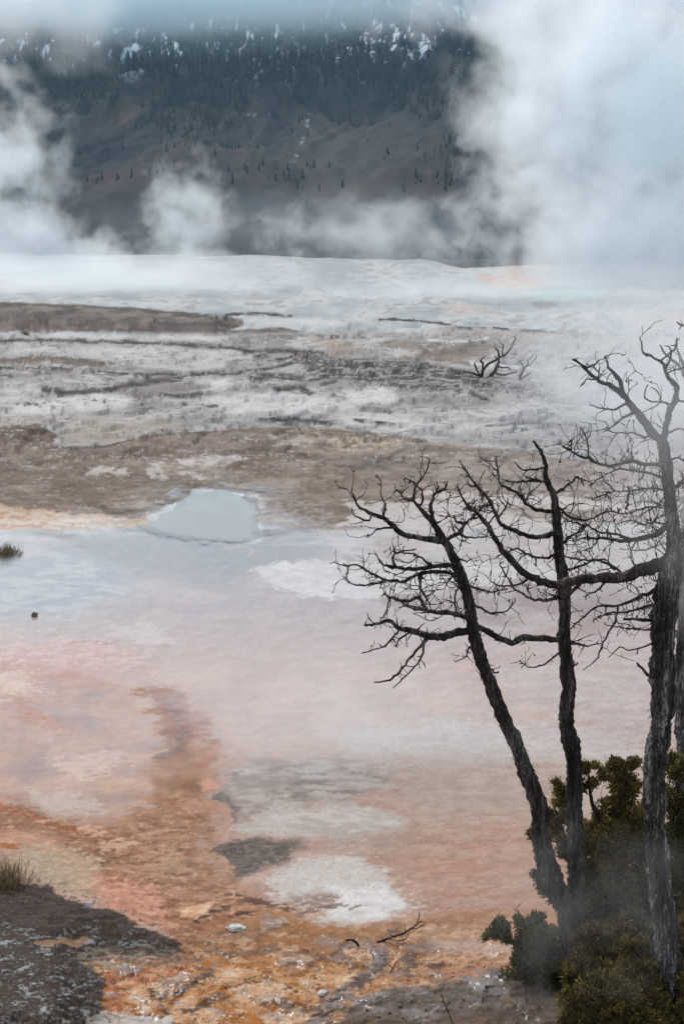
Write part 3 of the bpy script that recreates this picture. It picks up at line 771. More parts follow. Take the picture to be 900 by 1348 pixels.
def trunk(root, px_pts, Y, px_r, mat, seed=1, flakes=1.0, dy=0.0, ydip=None):
    TRUNKS.append((root, px_pts, Y))
    rnd = random.Random(seed)
    L = len(px_pts)
    ys = [Y + dy * i / (L - 1) for i in range(L)]
    pts = [at(x, y, yy) for (x, y), yy in zip(px_pts, ys)]
    P, Rr = resample(pts, [.86 * r * Y / F for r in px_r], .022)
    P = [p + Vector((rnd.gauss(0, .002), rnd.gauss(0, .002), 0)) for p in P]
    mb = MB(); mb.tube(P, Rr, 26, bark=.42)
    for i in range(1, len(P) - 1):
        t = (P[i + 1] - P[i - 1]).normalized()
        for _ in range(5):
            if rnd.random() > .5 * flakes: continue
            side = Vector((rnd.gauss(0, 1), rnd.gauss(0, 1), rnd.gauss(0, 1)))
            side = (side - t * side.dot(t)).normalized(); w = t.cross(side)
            # a curling strip of bark, thick at its root
            Ls = rnd.uniform(.02, .085) * min(1, .4 + Rr[i] * 8); ww = rnd.uniform(.004, .012)
            dn = -1 if rnd.random() < .7 else 1
            b0 = P[i] + side * Rr[i] * .9
            path = [b0, b0 + t * dn * Ls * .5 + side * Ls * .10, b0 + t * dn * Ls + side * Ls * rnd.uniform(.15, .5)]
            k = len(mb.v)
            for q, p in enumerate(path):
                wq = ww * (1, .9, .35)[q]; th = .003 * (1.3, 1, .6)[q]
                mb.v += [p - w * wq, p + side * th, p + w * wq, p - side * th]
            for q in range(2):
                for a in range(4):
                    a2 = (a + 1) % 4
                    mb.f.append((k + q * 4 + a, k + q * 4 + a2, k + q * 4 + 4 + a2, k + q * 4 + 4 + a))
            mb.f.append((k + 8, k + 9, k + 10, k + 11))
    return mb.build('trunk', mat, root)


def tree_root(name, px, py, Y, label, cat, group=None):
    p = at(px, py, Y)
    r = empty(name, (p.x, p.y, min(p.z, ground_z(p.x, p.y) + .02)))
    return tag(r, label, cat, group)


# forked tree: a leaning trunk and an upright one out of one foot
YA, YB = 10.15, 10.35
tA = tree_root('dead_tree', 763, 1318, YA, 'dead bare juniper forked low into a left leaning trunk and an upright trunk', 'dead tree', 'dead junipers on the bank')
trunk(tA, [(764, 1330), (762, 1300), (755, 1260), (746, 1205), (725, 1155), (712, 1105), (708, 1060), (690, 1010), (672, 965), (652, 920), (637, 880), (625, 840), (618, 800),
           (610, 770), (600, 742), (590, 720), (577, 702), (571, 690), (561, 678), (551, 667)], YA,
      [16, 15, 15, 16.5, 16, 14.5, 13, 11.8, 11, 10.3, 9.6, 8.8, 8.2, 7.6, 6.8, 6, 5, 4, 3.3, 2.3], BARK, 3)
trunk(tA, [(752, 1240), (753, 1195), (759, 1150), (757, 1110), (755, 1060), (755, 1005), (750, 975), (744, 945), (747, 907), (746, 875), (742, 843), (743, 810), (742, 767),
           (736, 735), (733, 700), (731, 671), (727, 650), (719, 632), (717, 612), (711, 594), (701, 580)], YB,
      [12, 12.5, 12, 12, 12, 11.8, 11, 10.5, 10, 9.6, 9.3, 8.8, 8.4, 7.8, 6.8, 5.8, 4.8, 3.8, 2.8, 2, 1.2], BARK, 4)
A = lambda pts, r, **k: limb(tA, pts, k.pop('Y', YA), r, **k)
A([(551, 667), (543, 660), (532, 657), (523, 645)], (2.4, .9), seed=1, parts=[([(555, 662), (556, 651), (548, 637), (532, 629)], (2, .8)), ([(548, 637), (557, 628), (564, 613), (565, 604)], (1.5, .7))])
A([(573, 694), (567, 673), (568, 660), (573, 649), (585, 644), (588, 635)], (3, .9), seed=2, parts=[([(573, 649), (576, 641), (574, 636)], (1.4, .7))])
A([(582, 712), (560, 709), (533, 704), (517, 692), (504, 681), (481, 673), (469, 663), (463, 644)], (4.5, 1), seed=3, dy=-.25, dens=.8,
  parts=[([(504, 679), (507, 665), (501, 652), (501, 635)], (1.7, .7)), ([(485, 685), (467, 679), (463, 671)], (1.6, .8)), ([(517, 695), (499, 696), (488, 704)], (2.2, .8))])
A([(600, 745), (585, 744), (560, 748), (528, 748), (517, 740), (520, 729), (547, 723)], (3.6, 1), seed=4, dy=-.2, dens=1.2, parts=[([(528, 748), (504, 743), (496, 731)], (2, .8)), ([(570, 746), (555, 735), (540, 728), (525, 727)], (1.8, .8))])
A([(604, 758), (580, 752), (552, 756), (533, 764), (509, 764), (488, 755), (471, 744), (453, 745), (440, 740)], (3.2, .7), seed=5, dy=-.3, dens=1.1,
  parts=[([(509, 764), (496, 768), (469, 770), (452, 759)], (1.7, .7)), ([(552, 757), (554, 775), (562, 790)], (2.2, 1.2))])
A([(613, 812), (589, 807), (563, 804), (552, 788), (540, 790), (531, 792), (512, 785), (505, 782)], (4, 1.5), seed=6, dy=.2, dens=1.2,
  parts=[([(512, 789), (507, 807), (500, 816)], (1.6, .8)), ([(563, 804), (540, 800), (525, 790)], (1.8, .8)), ([(600, 808), (598, 790), (603, 770), (598, 760)], (2, 1))])
A([(622, 829), (597, 834), (576, 839), (560, 836), (541, 830), (523, 827), (512, 816), (493, 822), (480, 823)], (6, 1.3), seed=7, dy=-.3, dens=.8, tw=(.06, .2), rise=-.03,
  parts=[([(560, 843), (549, 855), (536, 871), (520, 890), (507, 896), (492, 898)], (2.4, .9)), ([(556, 858), (549, 874), (533, 890), (517, 906)], (1.8, .7)), ([(523, 832), (507, 850), (490, 856), (475, 860)], (1.7, .6)),
         ([(541, 832), (525, 842), (522, 852)], (1.6, .6))])
A([(730, 842), (712, 840), (690, 839), (676, 846), (667, 845), (655, 840), (643, 831), (627, 826)], (4.5, 4.2), Y=YB, seed=8, dy=-.15, dens=.7, tw=(.05, .2))
A([(585, 712), (598, 704), (606, 700), (611, 690), (624, 679), (632, 672)], (2.8, 1), seed=9, dens=1.5, parts=[([(611, 690), (600, 686), (596, 679)], (1.8, 1)), ([(600, 702), (620, 708), (640, 706)], (1.6, .7))])
A([(618, 772), (643, 779), (655, 778), (667, 775)], (2, .9), seed=10, dens=1.1)
A([(624, 796), (643, 807), (655, 807), (667, 804), (678, 791)], (2, .8), seed=11, dens=1.1)
A([(630, 850), (617, 852), (614, 863), (600, 871)], (1.8, .7), seed=12, dens=1.2, tw=(.05, .18))
A([(636, 872), (650, 885), (656, 884)], (2, .8), seed=13, dens=.8, tw=(.04, .14))
A([(600, 735), (612, 740), (620, 735)], (1.6, .8), seed=14)
# limbs of the upright trunk
A([(727, 674), (705, 670), (692, 663), (683, 650), (660, 639), (655, 620), (652, 601)], (3.2, .8), Y=YB, seed=20, dens=1.0)
A([(717, 634), (700, 632), (687, 634), (672, 634), (660, 631)], (2.2, .7), Y=YB, seed=21)
A([(730, 702), (700, 707), (676, 698), (660, 690), (648, 668), (638, 652), (624, 636), (615, 623), (604, 605)], (4, .8), Y=YB, seed=22, dy=-.3, dens=1.0, parts=[([(646, 665), (634, 668), (620, 680)], (1.4, .6)), ([(655, 682), (665, 668), (668, 655)], (1.6, .6))])
A([(737, 646), (751, 636), (759, 628), (768, 640)], (2, .8), Y=YB, seed=23)
A([(735, 668), (753, 682), (775, 684), (790, 676)], (2.2, .7), Y=YB, seed=24, dens=1.2)
A([(715, 616), (700, 618), (687, 618), (676, 607)], (1.6, .6), Y=YB, seed=25, dens=.7)
A([(745, 845), (760, 848), (773, 850), (790, 847)], (2.6, .8), Y=YB, seed=26, tw=(.08, .26))
A([(738, 858), (725, 868), (710, 876), (695, 878), (683, 870)], (2, .6), Y=YB, seed=27, tw=(.06, .2))
A([(738, 725), (715, 735), (695, 730), (680, 722), (668, 726)], (2.4, .8), Y=YB, seed=28, dens=1.2)
A([(742, 750), (765, 745), (785, 736), (800, 738)], (2.4, .8), Y=YB, seed=29, dens=1.2)
A([(745, 880), (756, 876), (760, 872)], (2.2, 1.2), Y=YB, seed=30, dens=.3)
A([(738, 715), (752, 705), (764, 700), (772, 690)], (2, .8), Y=YB, seed=31, dens=1.2)

# the tall tree at the right, forking high, with one long low limb
YC = 9.55
tC = tree_root('dead_tree', 888, 1345, YC, 'tall dead grey juniper with thick straight trunk and one long heavy limb reaching left', 'dead tree', 'dead junipers on the bank')
trunk(tC, [(893, 1395), (888, 1347), (884, 1291), (878, 1255), (873, 1210), (868, 1160), (865, 1120), (860, 1060), (862, 1000), (868, 960), (873, 920), (873, 885), (872, 850), (873, 810),
           (879, 770), (886, 740), (887, 714), (884, 687), (880, 647), (876, 607), (872, 585), (871, 574)], YC,
      [22, 21, 20, 19, 18, 17.5, 17.5, 17.5, 17.5, 17.5, 17.5, 18, 18.5, 18, 17, 14.5, 10.5, 9, 8.5, 8, 7.5, 6], BARK_GREY, 5)
Cc = lambda pts, r, **k: limb(tC, pts, k.pop('Y', YC), r, **k)
Cc([(871, 582), (858, 570), (842, 548), (831, 535), (820, 519), (810, 511), (785, 500), (769, 484), (753, 473)], (6, 1.2), seed=40, dens=.55, dy=.15,
   parts=[([(820, 519), (812, 497), (802, 484), (796, 469)], (3, 1)), ([(783, 500), (772, 500), (763, 509)], (1.5, .7)), ([(769, 484), (780, 481), (789, 473)], (1.5, .7))])
Cc([(873, 576), (879, 548), (886, 529), (890, 511), (879, 497), (875, 484), (868, 475), (847, 464), (841, 444)], (5, .8), seed=41, dens=.35,
   parts=[([(875, 484), (882, 471), (882, 460), (874, 455)], (1.8, .8)), ([(882, 465), (890, 452), (890, 444)], (1.2, .7)), ([(879, 490), (892, 486), (905, 483)], (1.5, .7)),
          ([(885, 529), (900, 528), (915, 520)], (2, .8)), ([(882, 535), (871, 529), (852, 527), (848, 516), (852, 507)], (1.8, .8)), ([(871, 529), (866, 516), (856, 510)], (1.5, .7)),
          ([(882, 568), (895, 565), (910, 572)], (1.8, .8))])
Cc([(868, 611), (847, 611), (828, 607), (810, 612), (788, 611), (775, 604), (761, 600), (751, 594), (740, 587)], (3.2, .8), seed=42, dens=1.3, dy=-.2, parts=[([(775, 604), (772, 580), (764, 562)], (1.5, .7)), ([(751, 594), (751, 582)], (1.2, .6))])
Cc([(870, 628), (850, 622), (834, 619), (810, 619), (793, 627), (775, 639)], (2.2, .7), seed=43, dens=.9, dy=.1)
Cc([(874, 645), (852, 643), (820, 647), (796, 650), (780, 658)], (1.9, .6), seed=44, dens=1.4, dy=.2)
Cc([(862, 576), (847, 575), (831, 570), (810, 570), (793, 564)], (1.9, .6), seed=45, dens=.9)
Cc([(836, 543), (815, 553), (801, 564), (783, 568)], (1.8, .6), seed=46, dens=1.0)
Cc([(827, 531), (804, 540), (788, 537), (775, 533)], (1.8, .6), seed=47, dens=.9)
Cc([(880, 690), (863, 703), (847, 708), (826, 712), (810, 711), (788, 708), (772, 708), (754, 713)], (4.5, 1), seed=48, dens=1.3, dy=-.15, parts=[([(830, 711), (810, 703), (788, 700), (772, 692), (751, 687), (740, 681)], (2, .7))])
Cc([(889, 735), (863, 744), (844, 751), (820, 759), (793, 761), (767, 762), (740, 768), (733, 770), (710, 765), (687, 752), (670, 735), (657, 718), (648, 704), (638, 687), (627, 676), (614, 665), (606, 652), (602, 637)],
   [11, 10, 8.8, 7.8, 7, 6.6, 6, 5.8, 5.2, 4.6, 4.2, 3.8, 3.4, 3, 2.6, 2, 1.5, .9], seed=49, dens=1.1, dy=.2, tw=(.08, .32),
   parts=[([(767, 764), (745, 785), (733, 787), (710, 790), (693, 785), (673, 770), (657, 743)], (3.6, .9)), ([(640, 690), (652, 677), (655, 662)], (1.5, .6)), ([(700, 760), (680, 770), (660, 772), (645, 765)], (2, .7)),
          ([(820, 757), (800, 742), (775, 738), (750, 735), (735, 727)], (2.8, .8)), ([(800, 761), (788, 775), (770, 785)], (2, .8))])
Cc([(872, 768), (855, 780), (840, 788), (813, 797), (787, 798), (770, 810), (750, 828)], (3.4, .9), seed=50, dens=.7, parts=[([(813, 797), (810, 817), (800, 833), (790, 853), (783, 870), (767, 882)], (1.8, .6))])
Cc([(860, 816), (845, 816), (832, 815), (820, 815)], (2.6, 1.6), seed=51, dens=.2)
Cc([(862, 892), (852, 888), (844, 880), (838, 873)], (3.2, 1.4), seed=52, dens=.15)
Cc([(862, 845), (845, 852), (828, 856), (815, 852), (800, 866)], (1.5, .6), seed=53, dens=.7)
Cc([(862, 796), (840, 801), (820, 806), (800, 808), (780, 816)], (2, .7), seed=54, dens=.9, dy=.3)
Cc([(826, 640), (828, 650), (826, 662), (823, 670)], (1.2, 1.6), seed=55, dens=.8, tw=(.02, .06))
Cc([(880, 605), (893, 603), (910, 610)], (2.4, 1), seed=56)
Cc([(890, 640), (900, 632), (915, 626)], (3.5, 1.6), seed=57)
Cc([(892, 725), (900, 700), (912, 690)], (4, 2), seed=58)
Cc([(878, 690), (862, 688), (846, 690), (830, 684), (812, 690)], (1.8, .6), seed=59, dens=1.2, dy=.25)
Cc([(876, 668), (850, 668), (825, 676), (800, 674), (782, 680)], (1.8, .6), seed=60, dens=1.2, dy=.3)

# a thinner tree behind it, half outside the picture
YD = 12.4
tD = tree_root('dead_tree', 899, 1170, YD, 'slender pale grey dead juniper standing just behind the tall thick one', 'dead tree', 'dead junipers on the bank')
trunk(tD, [(905, 1180), (901, 1100), (899, 1000), (897, 940), (898, 860), (901, 780), (905, 700), (908, 620), (908, 540), (905, 500), (901, 482)], YD, [14, 12, 11, 11, 10.5, 10, 9, 8, 6, 3.5, 2], BARK_GREY, 6)
Dd = lambda pts, r, **k: limb(tD, pts, YD, r, mat=BARK_GREY, **k)
Dd([(903, 490), (897, 476), (892, 462), (889, 448)], (2.2, .9), seed=70, dens=.3)
Dd([(905, 505), (895, 486), (884, 474), (873, 463), (868, 454)], (2.4, .9), seed=71, dens=.4)
Dd([(901, 430), (895, 427), (890, 424)], (1.6, .8), seed=72, dens=.3, parts=[([(897, 428), (893, 434)], (1, .6))])
Dd([(904, 700), (890, 712), (870, 716), (845, 724), (815, 722)], (2.6, .7), seed=73, dens=.8)
Dd([(901, 780), (880, 792), (850, 800), (818, 806), (790, 812)], (2.6, .7), seed=74, dens=.7)
Dd([(900, 840), (880, 828), (850, 829), (815, 826), (795, 822)], (2.2, .7), seed=75, dens=.7)
Dd([(906, 650), (880, 662), (845, 660), (820, 668)], (2.2, .7), seed=76, dens=.7)


# two weathered snags far out on the crust, and sticks on the near flats
def snag(label, lines, py_base, px_base, name='dead_snag', cat='snag', group=None, dens=0, mat=None, lift=0.0, trunk_first=True):
    g = on_ground(px_base, py_base)
    r = tag(empty(name, g), label, cat, group)
    for i, (pp, rr) in enumerate(lines):
        rnd = random.Random(i + int(px_base))
        k = g.y / F
        pts = [at(x, y, g.y + .25 * math.sin(q * 2.1 + i * 1.3) * k * 20) for q, (x, y) in enumerate(pp)]
        rad = [.85 * (rr[0] + (rr[1] - rr[0]) * q / (len(pp) - 1)) * k for q in range(len(pp))]
        P, Rr = resample(pts, rad, 3 * k)
        P = [p + Vector((rnd.gauss(0, .35 * k), rnd.gauss(0, .35 * k), rnd.gauss(0, .35 * k))) for p in P]
        Rr = [q * rnd.uniform(.8, 1.25) for q in Rr]
        mb = MB(); mb.tube(P, Rr, 7)
        for _ in range(dens):
            q = rnd.randint(1, len(P) - 1)
            d = Vector((rnd.gauss(0, 1), rnd.gauss(0, .5), rnd.gauss(.4, .8))).normalized()
            mb.tube([P[q], P[q] + d * 4 * k, P[q] + d * 8 * k + Vector((0, 0, 2 * k))], [Rr[q] * .6, Rr[q] * .4, Rr[q] * .25], 4)
        mb.build('trunk' if i == 0 and trunk_first else 'branch', mat or BARK, r)
    return r


snag('larger of two dark dead snags on the white crust, with a long rising limb',
     [([(642, 499), (646, 494), (652, 486), (656, 474), (655, 462), (652, 459)], (3.4, 1)), ([(632, 497), (635, 489), (639, 482), (646, 477), (652, 474), (660, 469), (668, 464), (675, 453), (678, 444), (676, 443)], (2.6, .9)),
      ([(661, 468), (661, 460), (662, 453)], (1.4, .9)), ([(631, 494), (627, 486), (624, 477)], (1.8, 1)), ([(635, 487), (635, 478), (632, 474), (638, 469)], (1.8, .9)),
      ([(650, 490), (656, 493), (664, 493), (672, 491), (680, 490)], (1.6, .9)), ([(654, 481), (660, 484), (668, 484), (672, 488)], (1.5, .8)), ([(633, 496), (622, 491), (608, 489)], (1.8, 1)), ([(656, 474), (650, 469)], (1.2, .8))],
     497, 641, 'dead_snag', 'snag', None, 1)
snag('smaller upright forked dead snag beside the larger one on the white crust',
     [([(683, 506), (684, 500), (685, 494), (687, 489), (690, 484)], (2.6, 1.6)), ([(690, 484), (694, 480), (695, 474), (699, 469), (703, 465)], (1.6, .8)), ([(693, 482), (699, 479), (703, 473), (706, 467)], (1.5, .8)),
      ([(688, 487), (687, 480), (682, 474)], (1.4, .8)), ([(686, 498), (692, 495), (698, 491)], (1.5, .9)), ([(684, 505), (691, 504), (698, 503)], (1.4, .8))], 505, 683, 'dead_snag', 'snag', None, 1)
snag('thin dry branch with fine twigs lying on the orange crust below the white patch',
     [([(496, 1241), (506, 1237), (517, 1233), (525, 1231), (533, 1227), (541, 1222), (547, 1218), (551, 1209), (552, 1200)], (2.1, .7)), ([(513, 1236), (521, 1238), (530, 1238), (535, 1234), (537, 1230)], (1.1, .6)),
      ([(540, 1223), (548, 1222), (558, 1217)], (1.1, .6)), ([(547, 1218), (553, 1213), (557, 1214)], (.9, .5))], 1241, 497, 'fallen_branch', 'branch', None, 3)
snag('short dark curved root lying on the pink crust left of the dry branch', [([(455, 1238), (461, 1237), (467, 1239), (471, 1245)], (2.2, 2.4))], 1245, 471, 'root_piece', 'root', None, 0, None, 0, False)
snag('tiny upright twig standing in the wet brown channel', [([(514, 1279), (518, 1272), (522, 1265)], (1.1, .6)), ([(516, 1275), (512, 1270)], (.8, .5))], 1279, 514, 'dry_twig', 'twig')
snag('thin straight dry stem leaning on the grey ground near the shrub', [([(597, 1352), (592, 1338), (587, 1326), (580, 1308)], (1.1, .7)), ([(587, 1326), (592, 1318)], (.7, .5)), ([(585, 1320), (580, 1318)], (.7, .4))], 1352, 597, 'dry_twig', 'twig')


# ------------------------------------------------------------------ junipers
def foliage_material():
    m, n, l = newmat('juniper_needles')
    out = N(n, 'ShaderNodeOutputMaterial'); b = N(n, 'ShaderNodeBsdfPrincipled', i_Roughness=.75)
    c = N(n, 'ShaderNodeAttribute', attribute_name='leaf')
    l.new(c.outputs['Color'], b.inputs['Base Color']); b.inputs['Specular IOR Level'].default_value = .2
    tl = N(n, 'ShaderNodeBsdfTranslucent'); l.new(c.outputs['Color'], tl.inputs[0]); mx = N(n, 'ShaderNodeMixShader', i_0=.25)
    l.new(b.outputs[0], mx.inputs[1]); l.new(tl.outputs[0], mx.inputs[2]); l.new(mx.outputs[0], out.inputs[0])
    return m


LEAF = foliage_material()


def foliage(root, blobs, Y, per=0.95, size=.036, seed=0, tint=(1, 1, 1)):
    """scale-leaf sprays through the volume of each clump (photo pixels: cx, cy, rx, ry, depth offset)"""
    rnd = np.random.default_rng(seed)
    k = Y / F
    Vs, Cs = [], []
    for bi, (cx, cy, rx, ry, d0) in enumerate(blobs):
        c = np.array(at(cx, cy, Y + d0)); r = np.array((rx * k, .8 * (rx + ry) / 2 * k, ry * k))
        nt = max(12, int(rx * ry * per))
        # tufts: twig tips biased to the outside, gathered in knots
        nk = max(4, nt // 14)
        kd = rnd.normal(size=(nk, 3)); kd /= np.linalg.norm(kd, axis=1)[:, None]
        knots = kd * (rnd.random((nk, 1)) ** .45)
        q = rnd.integers(0, nk, nt)
        pos = knots[q] + rnd.normal(size=(nt, 3)) * .13
        shade = rnd.normal(size=nk)[q] * .28 + rnd.normal(size=nt) * .12
        out = pos / (np.linalg.norm(pos, axis=1)[:, None] + 1e-6)
        P = c + pos * r
        ax = out * .7 + np.array((0, -.1, .55)) + rnd.normal(size=(nt, 3)) * .35
        ax /= np.linalg.norm(ax, axis=1)[:, None]
        for j in range(9):
            d = ax + rnd.normal(size=(nt, 3)) * .55; d /= np.linalg.norm(d, axis=1)[:, None]
            s = np.cross(d, rnd.normal(size=(nt, 3))); s /= np.linalg.norm(s, axis=1)[:, None] + 1e-9
            L = size * rnd.uniform(.5, 1.25, (nt, 1)); wd = L * rnd.uniform(.10, .2, (nt, 1))
            b0 = P + rnd.normal(size=(nt, 3)) * .012
            Vs.append(np.stack([b0 - s * wd * .6, b0 + s * wd * .6, b0 + d * L * .6 + s * wd, b0 + d * L, b0 + d * L * .6 - s * wd], 1))
            t = np.clip(.5 + shade + rnd.normal(size=nt) * .12, 0, 1)[:, None]
            brown = (rnd.random(nt) < .10)[:, None]
            col = np.array((.034, .036, .016)) * (1 - t) + np.array((.26, .225, .085)) * t
            col = np.where(brown, np.array((.11, .065, .03)), col) * np.array(tint)
            Cs.append(np.repeat(col[:, None, :], 5, 1))
    V = np.concatenate(Vs).reshape(-1, 3) - np.array(root.location); C = np.concatenate(Cs).reshape(-1, 3)
    nf = len(V) // 5
    me = bpy.data.meshes.new('foliage')
    me.vertices.add(len(V)); me.vertices.foreach_set('co', V.astype(np.float32).ravel())
    me.loops.add(nf * 5); me.loops.foreach_set('vertex_index', np.arange(nf * 5, dtype=np.int32))
    me.polygons.add(nf); me.polygons.foreach_set('loop_start', np.arange(nf, dtype=np.int32) * 5)
    me.update(calc_edges=True)
    a = me.attributes.new('leaf', 'FLOAT_COLOR', 'POINT'); a.data.foreach_set('color', np.concatenate([C, np.ones((len(C), 1))], 1).astype(np.float32).ravel())
    me.materials.append(LEAF)
    o = bpy.data.objects.new('foliage', me); COL.objects.link(o); o.parent = root
    return o


def shrub(label, px, py, Y, blobs, stems, seed, tint=(1, 1, 1), per=.95, size=.036, group='green junipers below the dead trees'):
    p = at(px, py, Y)
    r = tag(empty('juniper_shrub', (p.x, p.y, ground_z(p.x, p.y))), label, 'shrub', group)
    foliage(r, blobs, Y, per, size, seed, tint)
    rnd = random.Random(seed)
    for pts, rr in stems:
        mb = MB()
        W = [at(x, y, Y + rnd.uniform(-.06, .06)) for x, y in pts]
        P, Rr = resample(W, [(rr[0] + (rr[1] - rr[0]) * i / (len(W) - 1)) * Y / F for i in range(len(W))], .03)
        P = [q + Vector((rnd.gauss(0, .004), rnd.gauss(0, .004), 0)) for q in P]
        mb.tube(P, Rr, 6, bark=.15)
        for i in range(2, len(P)):
            if rnd.random() < .35: twig(mb, P[i], (rnd.gauss(0, 1), rnd.gauss(0, 1), rnd.gauss(.4, .7)), rnd.uniform(.06, .2), min(.003, Rr[i] * .6), rnd, 1)
        mb.build('stem', TWIG, r)
    return r


shrub('open branched olive green juniper behind the two forked dead trunks', 790, 1262, 10.65,
      [(780, 1012, 14, 9, 0), (770, 1030, 12, 10, 0), (795, 1022, 10, 8, .1), (815, 1015, 24, 18, .2), (826, 1040, 24, 20, .2), (838, 1010, 14, 12, .2), (812, 1068, 26, 20, .1), (790, 1090, 34, 24, 0), (738, 1040, 15, 13, -.1), (744, 1062, 14, 12, -.1),
       (730, 1082, 14, 14, -.1), (736, 1110, 13, 14, -.1), (705, 1102, 9, 9, -.1), (742, 1130, 10, 10, 0), (704, 1156, 11, 9, -.1), (718, 1166, 14, 10, -.1), (722, 1178, 9, 9, 0), (790, 1130, 40, 30, .1), (800, 1180, 44, 40, 0), (830, 1120, 40, 40, .2),
       (810, 1240, 50, 44, 0), (775, 1110, 20, 16, -.1), (850, 1080, 20, 30, .3), (845, 1190, 34, 50, .2), (770, 1200, 26, 34, 0), (790, 1280, 50, 34, 0), (765, 1250, 34, 40, 0), (840, 1250, 40, 40, .1), (820, 1300, 50, 30, .1), (780, 1160, 34, 30, 0), (850, 1290, 50, 36, .1), (790, 1320, 60, 30, .1), (880, 1300, 40, 50, .3)],
      [([(800, 1290), (796, 1200), (792, 1120), (785, 1075), (776, 1045), (774, 1020)], (6, 1.4)), ([(788, 1085), (806, 1072), (818, 1050), (822, 1020)], (3, 1)), ([(752, 1150), (745, 1110), (735, 1080), (726, 1054)], (4, 1.2)),
       ([(792, 1140), (815, 1115), (840, 1106), (850, 1110)], (3, 1)), ([(776, 1045), (786, 1028), (796, 1018)], (1.8, .8)), ([(745, 1190), (728, 1172), (708, 1158)], (3, 1)), ([(740, 1110), (720, 1106), (704, 1102)], (2, .8))], 1, (1.12, 1.0, .85), .72)
shrub('hazy grey green juniper growing behind the tall trunk at the edge', 905, 1262, 10.7,
      [(890, 1012, 18, 22, 0), (882, 1050, 16, 20, 0), (905, 1060, 24, 30, 0), (890, 1100, 24, 30, 0), (900, 1160, 30, 44, 0), (893, 1220, 30, 40, 0), (930, 1030, 26, 34, 0), (940, 1120, 40, 60, 0), (850, 1090, 14, 20, 0), (860, 1150, 20, 30, 0)],
      [([(905, 1240), (902, 1150), (896, 1080), (890, 1030)], (5, 1.2)), ([(899, 1120), (884, 1070), (880, 1050)], (2.5, 1))], 2, (1.0, 1.05, 1.0))
shrub('low bushy juniper with one sprig poking out over the pale flats', 715, 1345, 10.2,
      [(654, 1226, 13, 12, 0), (664, 1236, 9, 8, 0), (648, 1234, 9, 7, 0), (660, 1216, 9, 6, 0), (684, 1220, 7, 14, 0), (706, 1222, 14, 20, 0), (700, 1250, 24, 22, 0), (688, 1262, 16, 14, 0), (725, 1260, 30, 30, 0), (715, 1290, 36, 26, 0), (735, 1300, 34, 30, -.1), (700, 1310, 26, 22, 0),
       (690, 1335, 30, 18, 0), (740, 1335, 40, 24, -.1), (672, 1340, 18, 12, 0), (728, 1238, 18, 16, .1), (640, 1352, 18, 8, 0), (720, 1375, 60, 30, -.1), (760, 1290, 36, 30, .1), (775, 1330, 40, 26, 0), (745, 1275, 26, 26, 0), (690, 1290, 34, 26, 0), (668, 1320, 24, 20, 0), (705, 1350, 50, 26, 0)],
      [([(720, 1350), (712, 1290), (704, 1240), (684, 1212), (682, 1200)], (4, .8)), ([(708, 1280), (690, 1256), (672, 1240), (655, 1226)], (2.4, .8)), ([(725, 1300), (738, 1262), (744, 1240)], (3, 1))], 3, (.92, .98, .95))
shrub('dense brownish juniper crowding the foot of the tall trunk', 830, 1380, 9.25,
      [(790, 1300, 30, 18, 0), (770, 1320, 34, 22, 0), (815, 1318, 36, 24, 0), (850, 1310, 26, 24, .2), (830, 1345, 50, 26, 0), (780, 1350, 44, 22, 0), (870, 1345, 30, 26, .1), (845, 1285, 22, 18, .3), (905, 1320, 24, 40, .2), (800, 1385, 80, 30, -.1), (890, 1385, 60, 30, 0), (800, 1268, 34, 24, .5), (765, 1285, 30, 24, .5), (835, 1258, 30, 26, .5), (875, 1270, 30, 30, .6), (820, 1290, 40, 26, .3), (790, 1235, 34, 24, .7), (835, 1225, 34, 30, .8), (770, 1262, 26, 20, .6), (885, 1235, 30, 34, .7)],
      [([(840, 1390), (825, 1345), (812, 1310), (816, 1296)], (4, 1)), ([(815, 1380), (790, 1340), (778, 1312)], (3, 1)), ([(820, 1380), (835, 1350), (856, 1338), (862, 1330)], (2, .8))], 4, (1.0, .9, .8), .95)


# ------------------------------------------------------------------ grass tufts and stones
def grass_material():
    m, n, l = newmat('dry_grass')
    out = N(n, 'ShaderNodeOutputMaterial'); b = N(n, 'ShaderNodeBsdfPrincipled', i_Roughness=.8)
    tc = N(n, 'ShaderNodeTexCoord'); nz = N(n, 'ShaderNodeTexNoise', i_Scale=25.0, i_Detail=3.0)
    r = N(n, 'ShaderNodeValToRGB'); e = r.color_ramp.elements
    e[0].position, e[0].color = .35, (.055, .036, .016, 1); e[1].position, e[1].color = .65, (.26, .19, .085, 1)
    l.new(tc.outputs['Object'], nz.inputs[0]); l.new(nz.outputs[0], r.inputs[0]); l.new(r.outputs[0], b.inputs['Base Color']); l.new(b.outputs[0], out.inputs[0])
    return m


GRASS = grass_material()


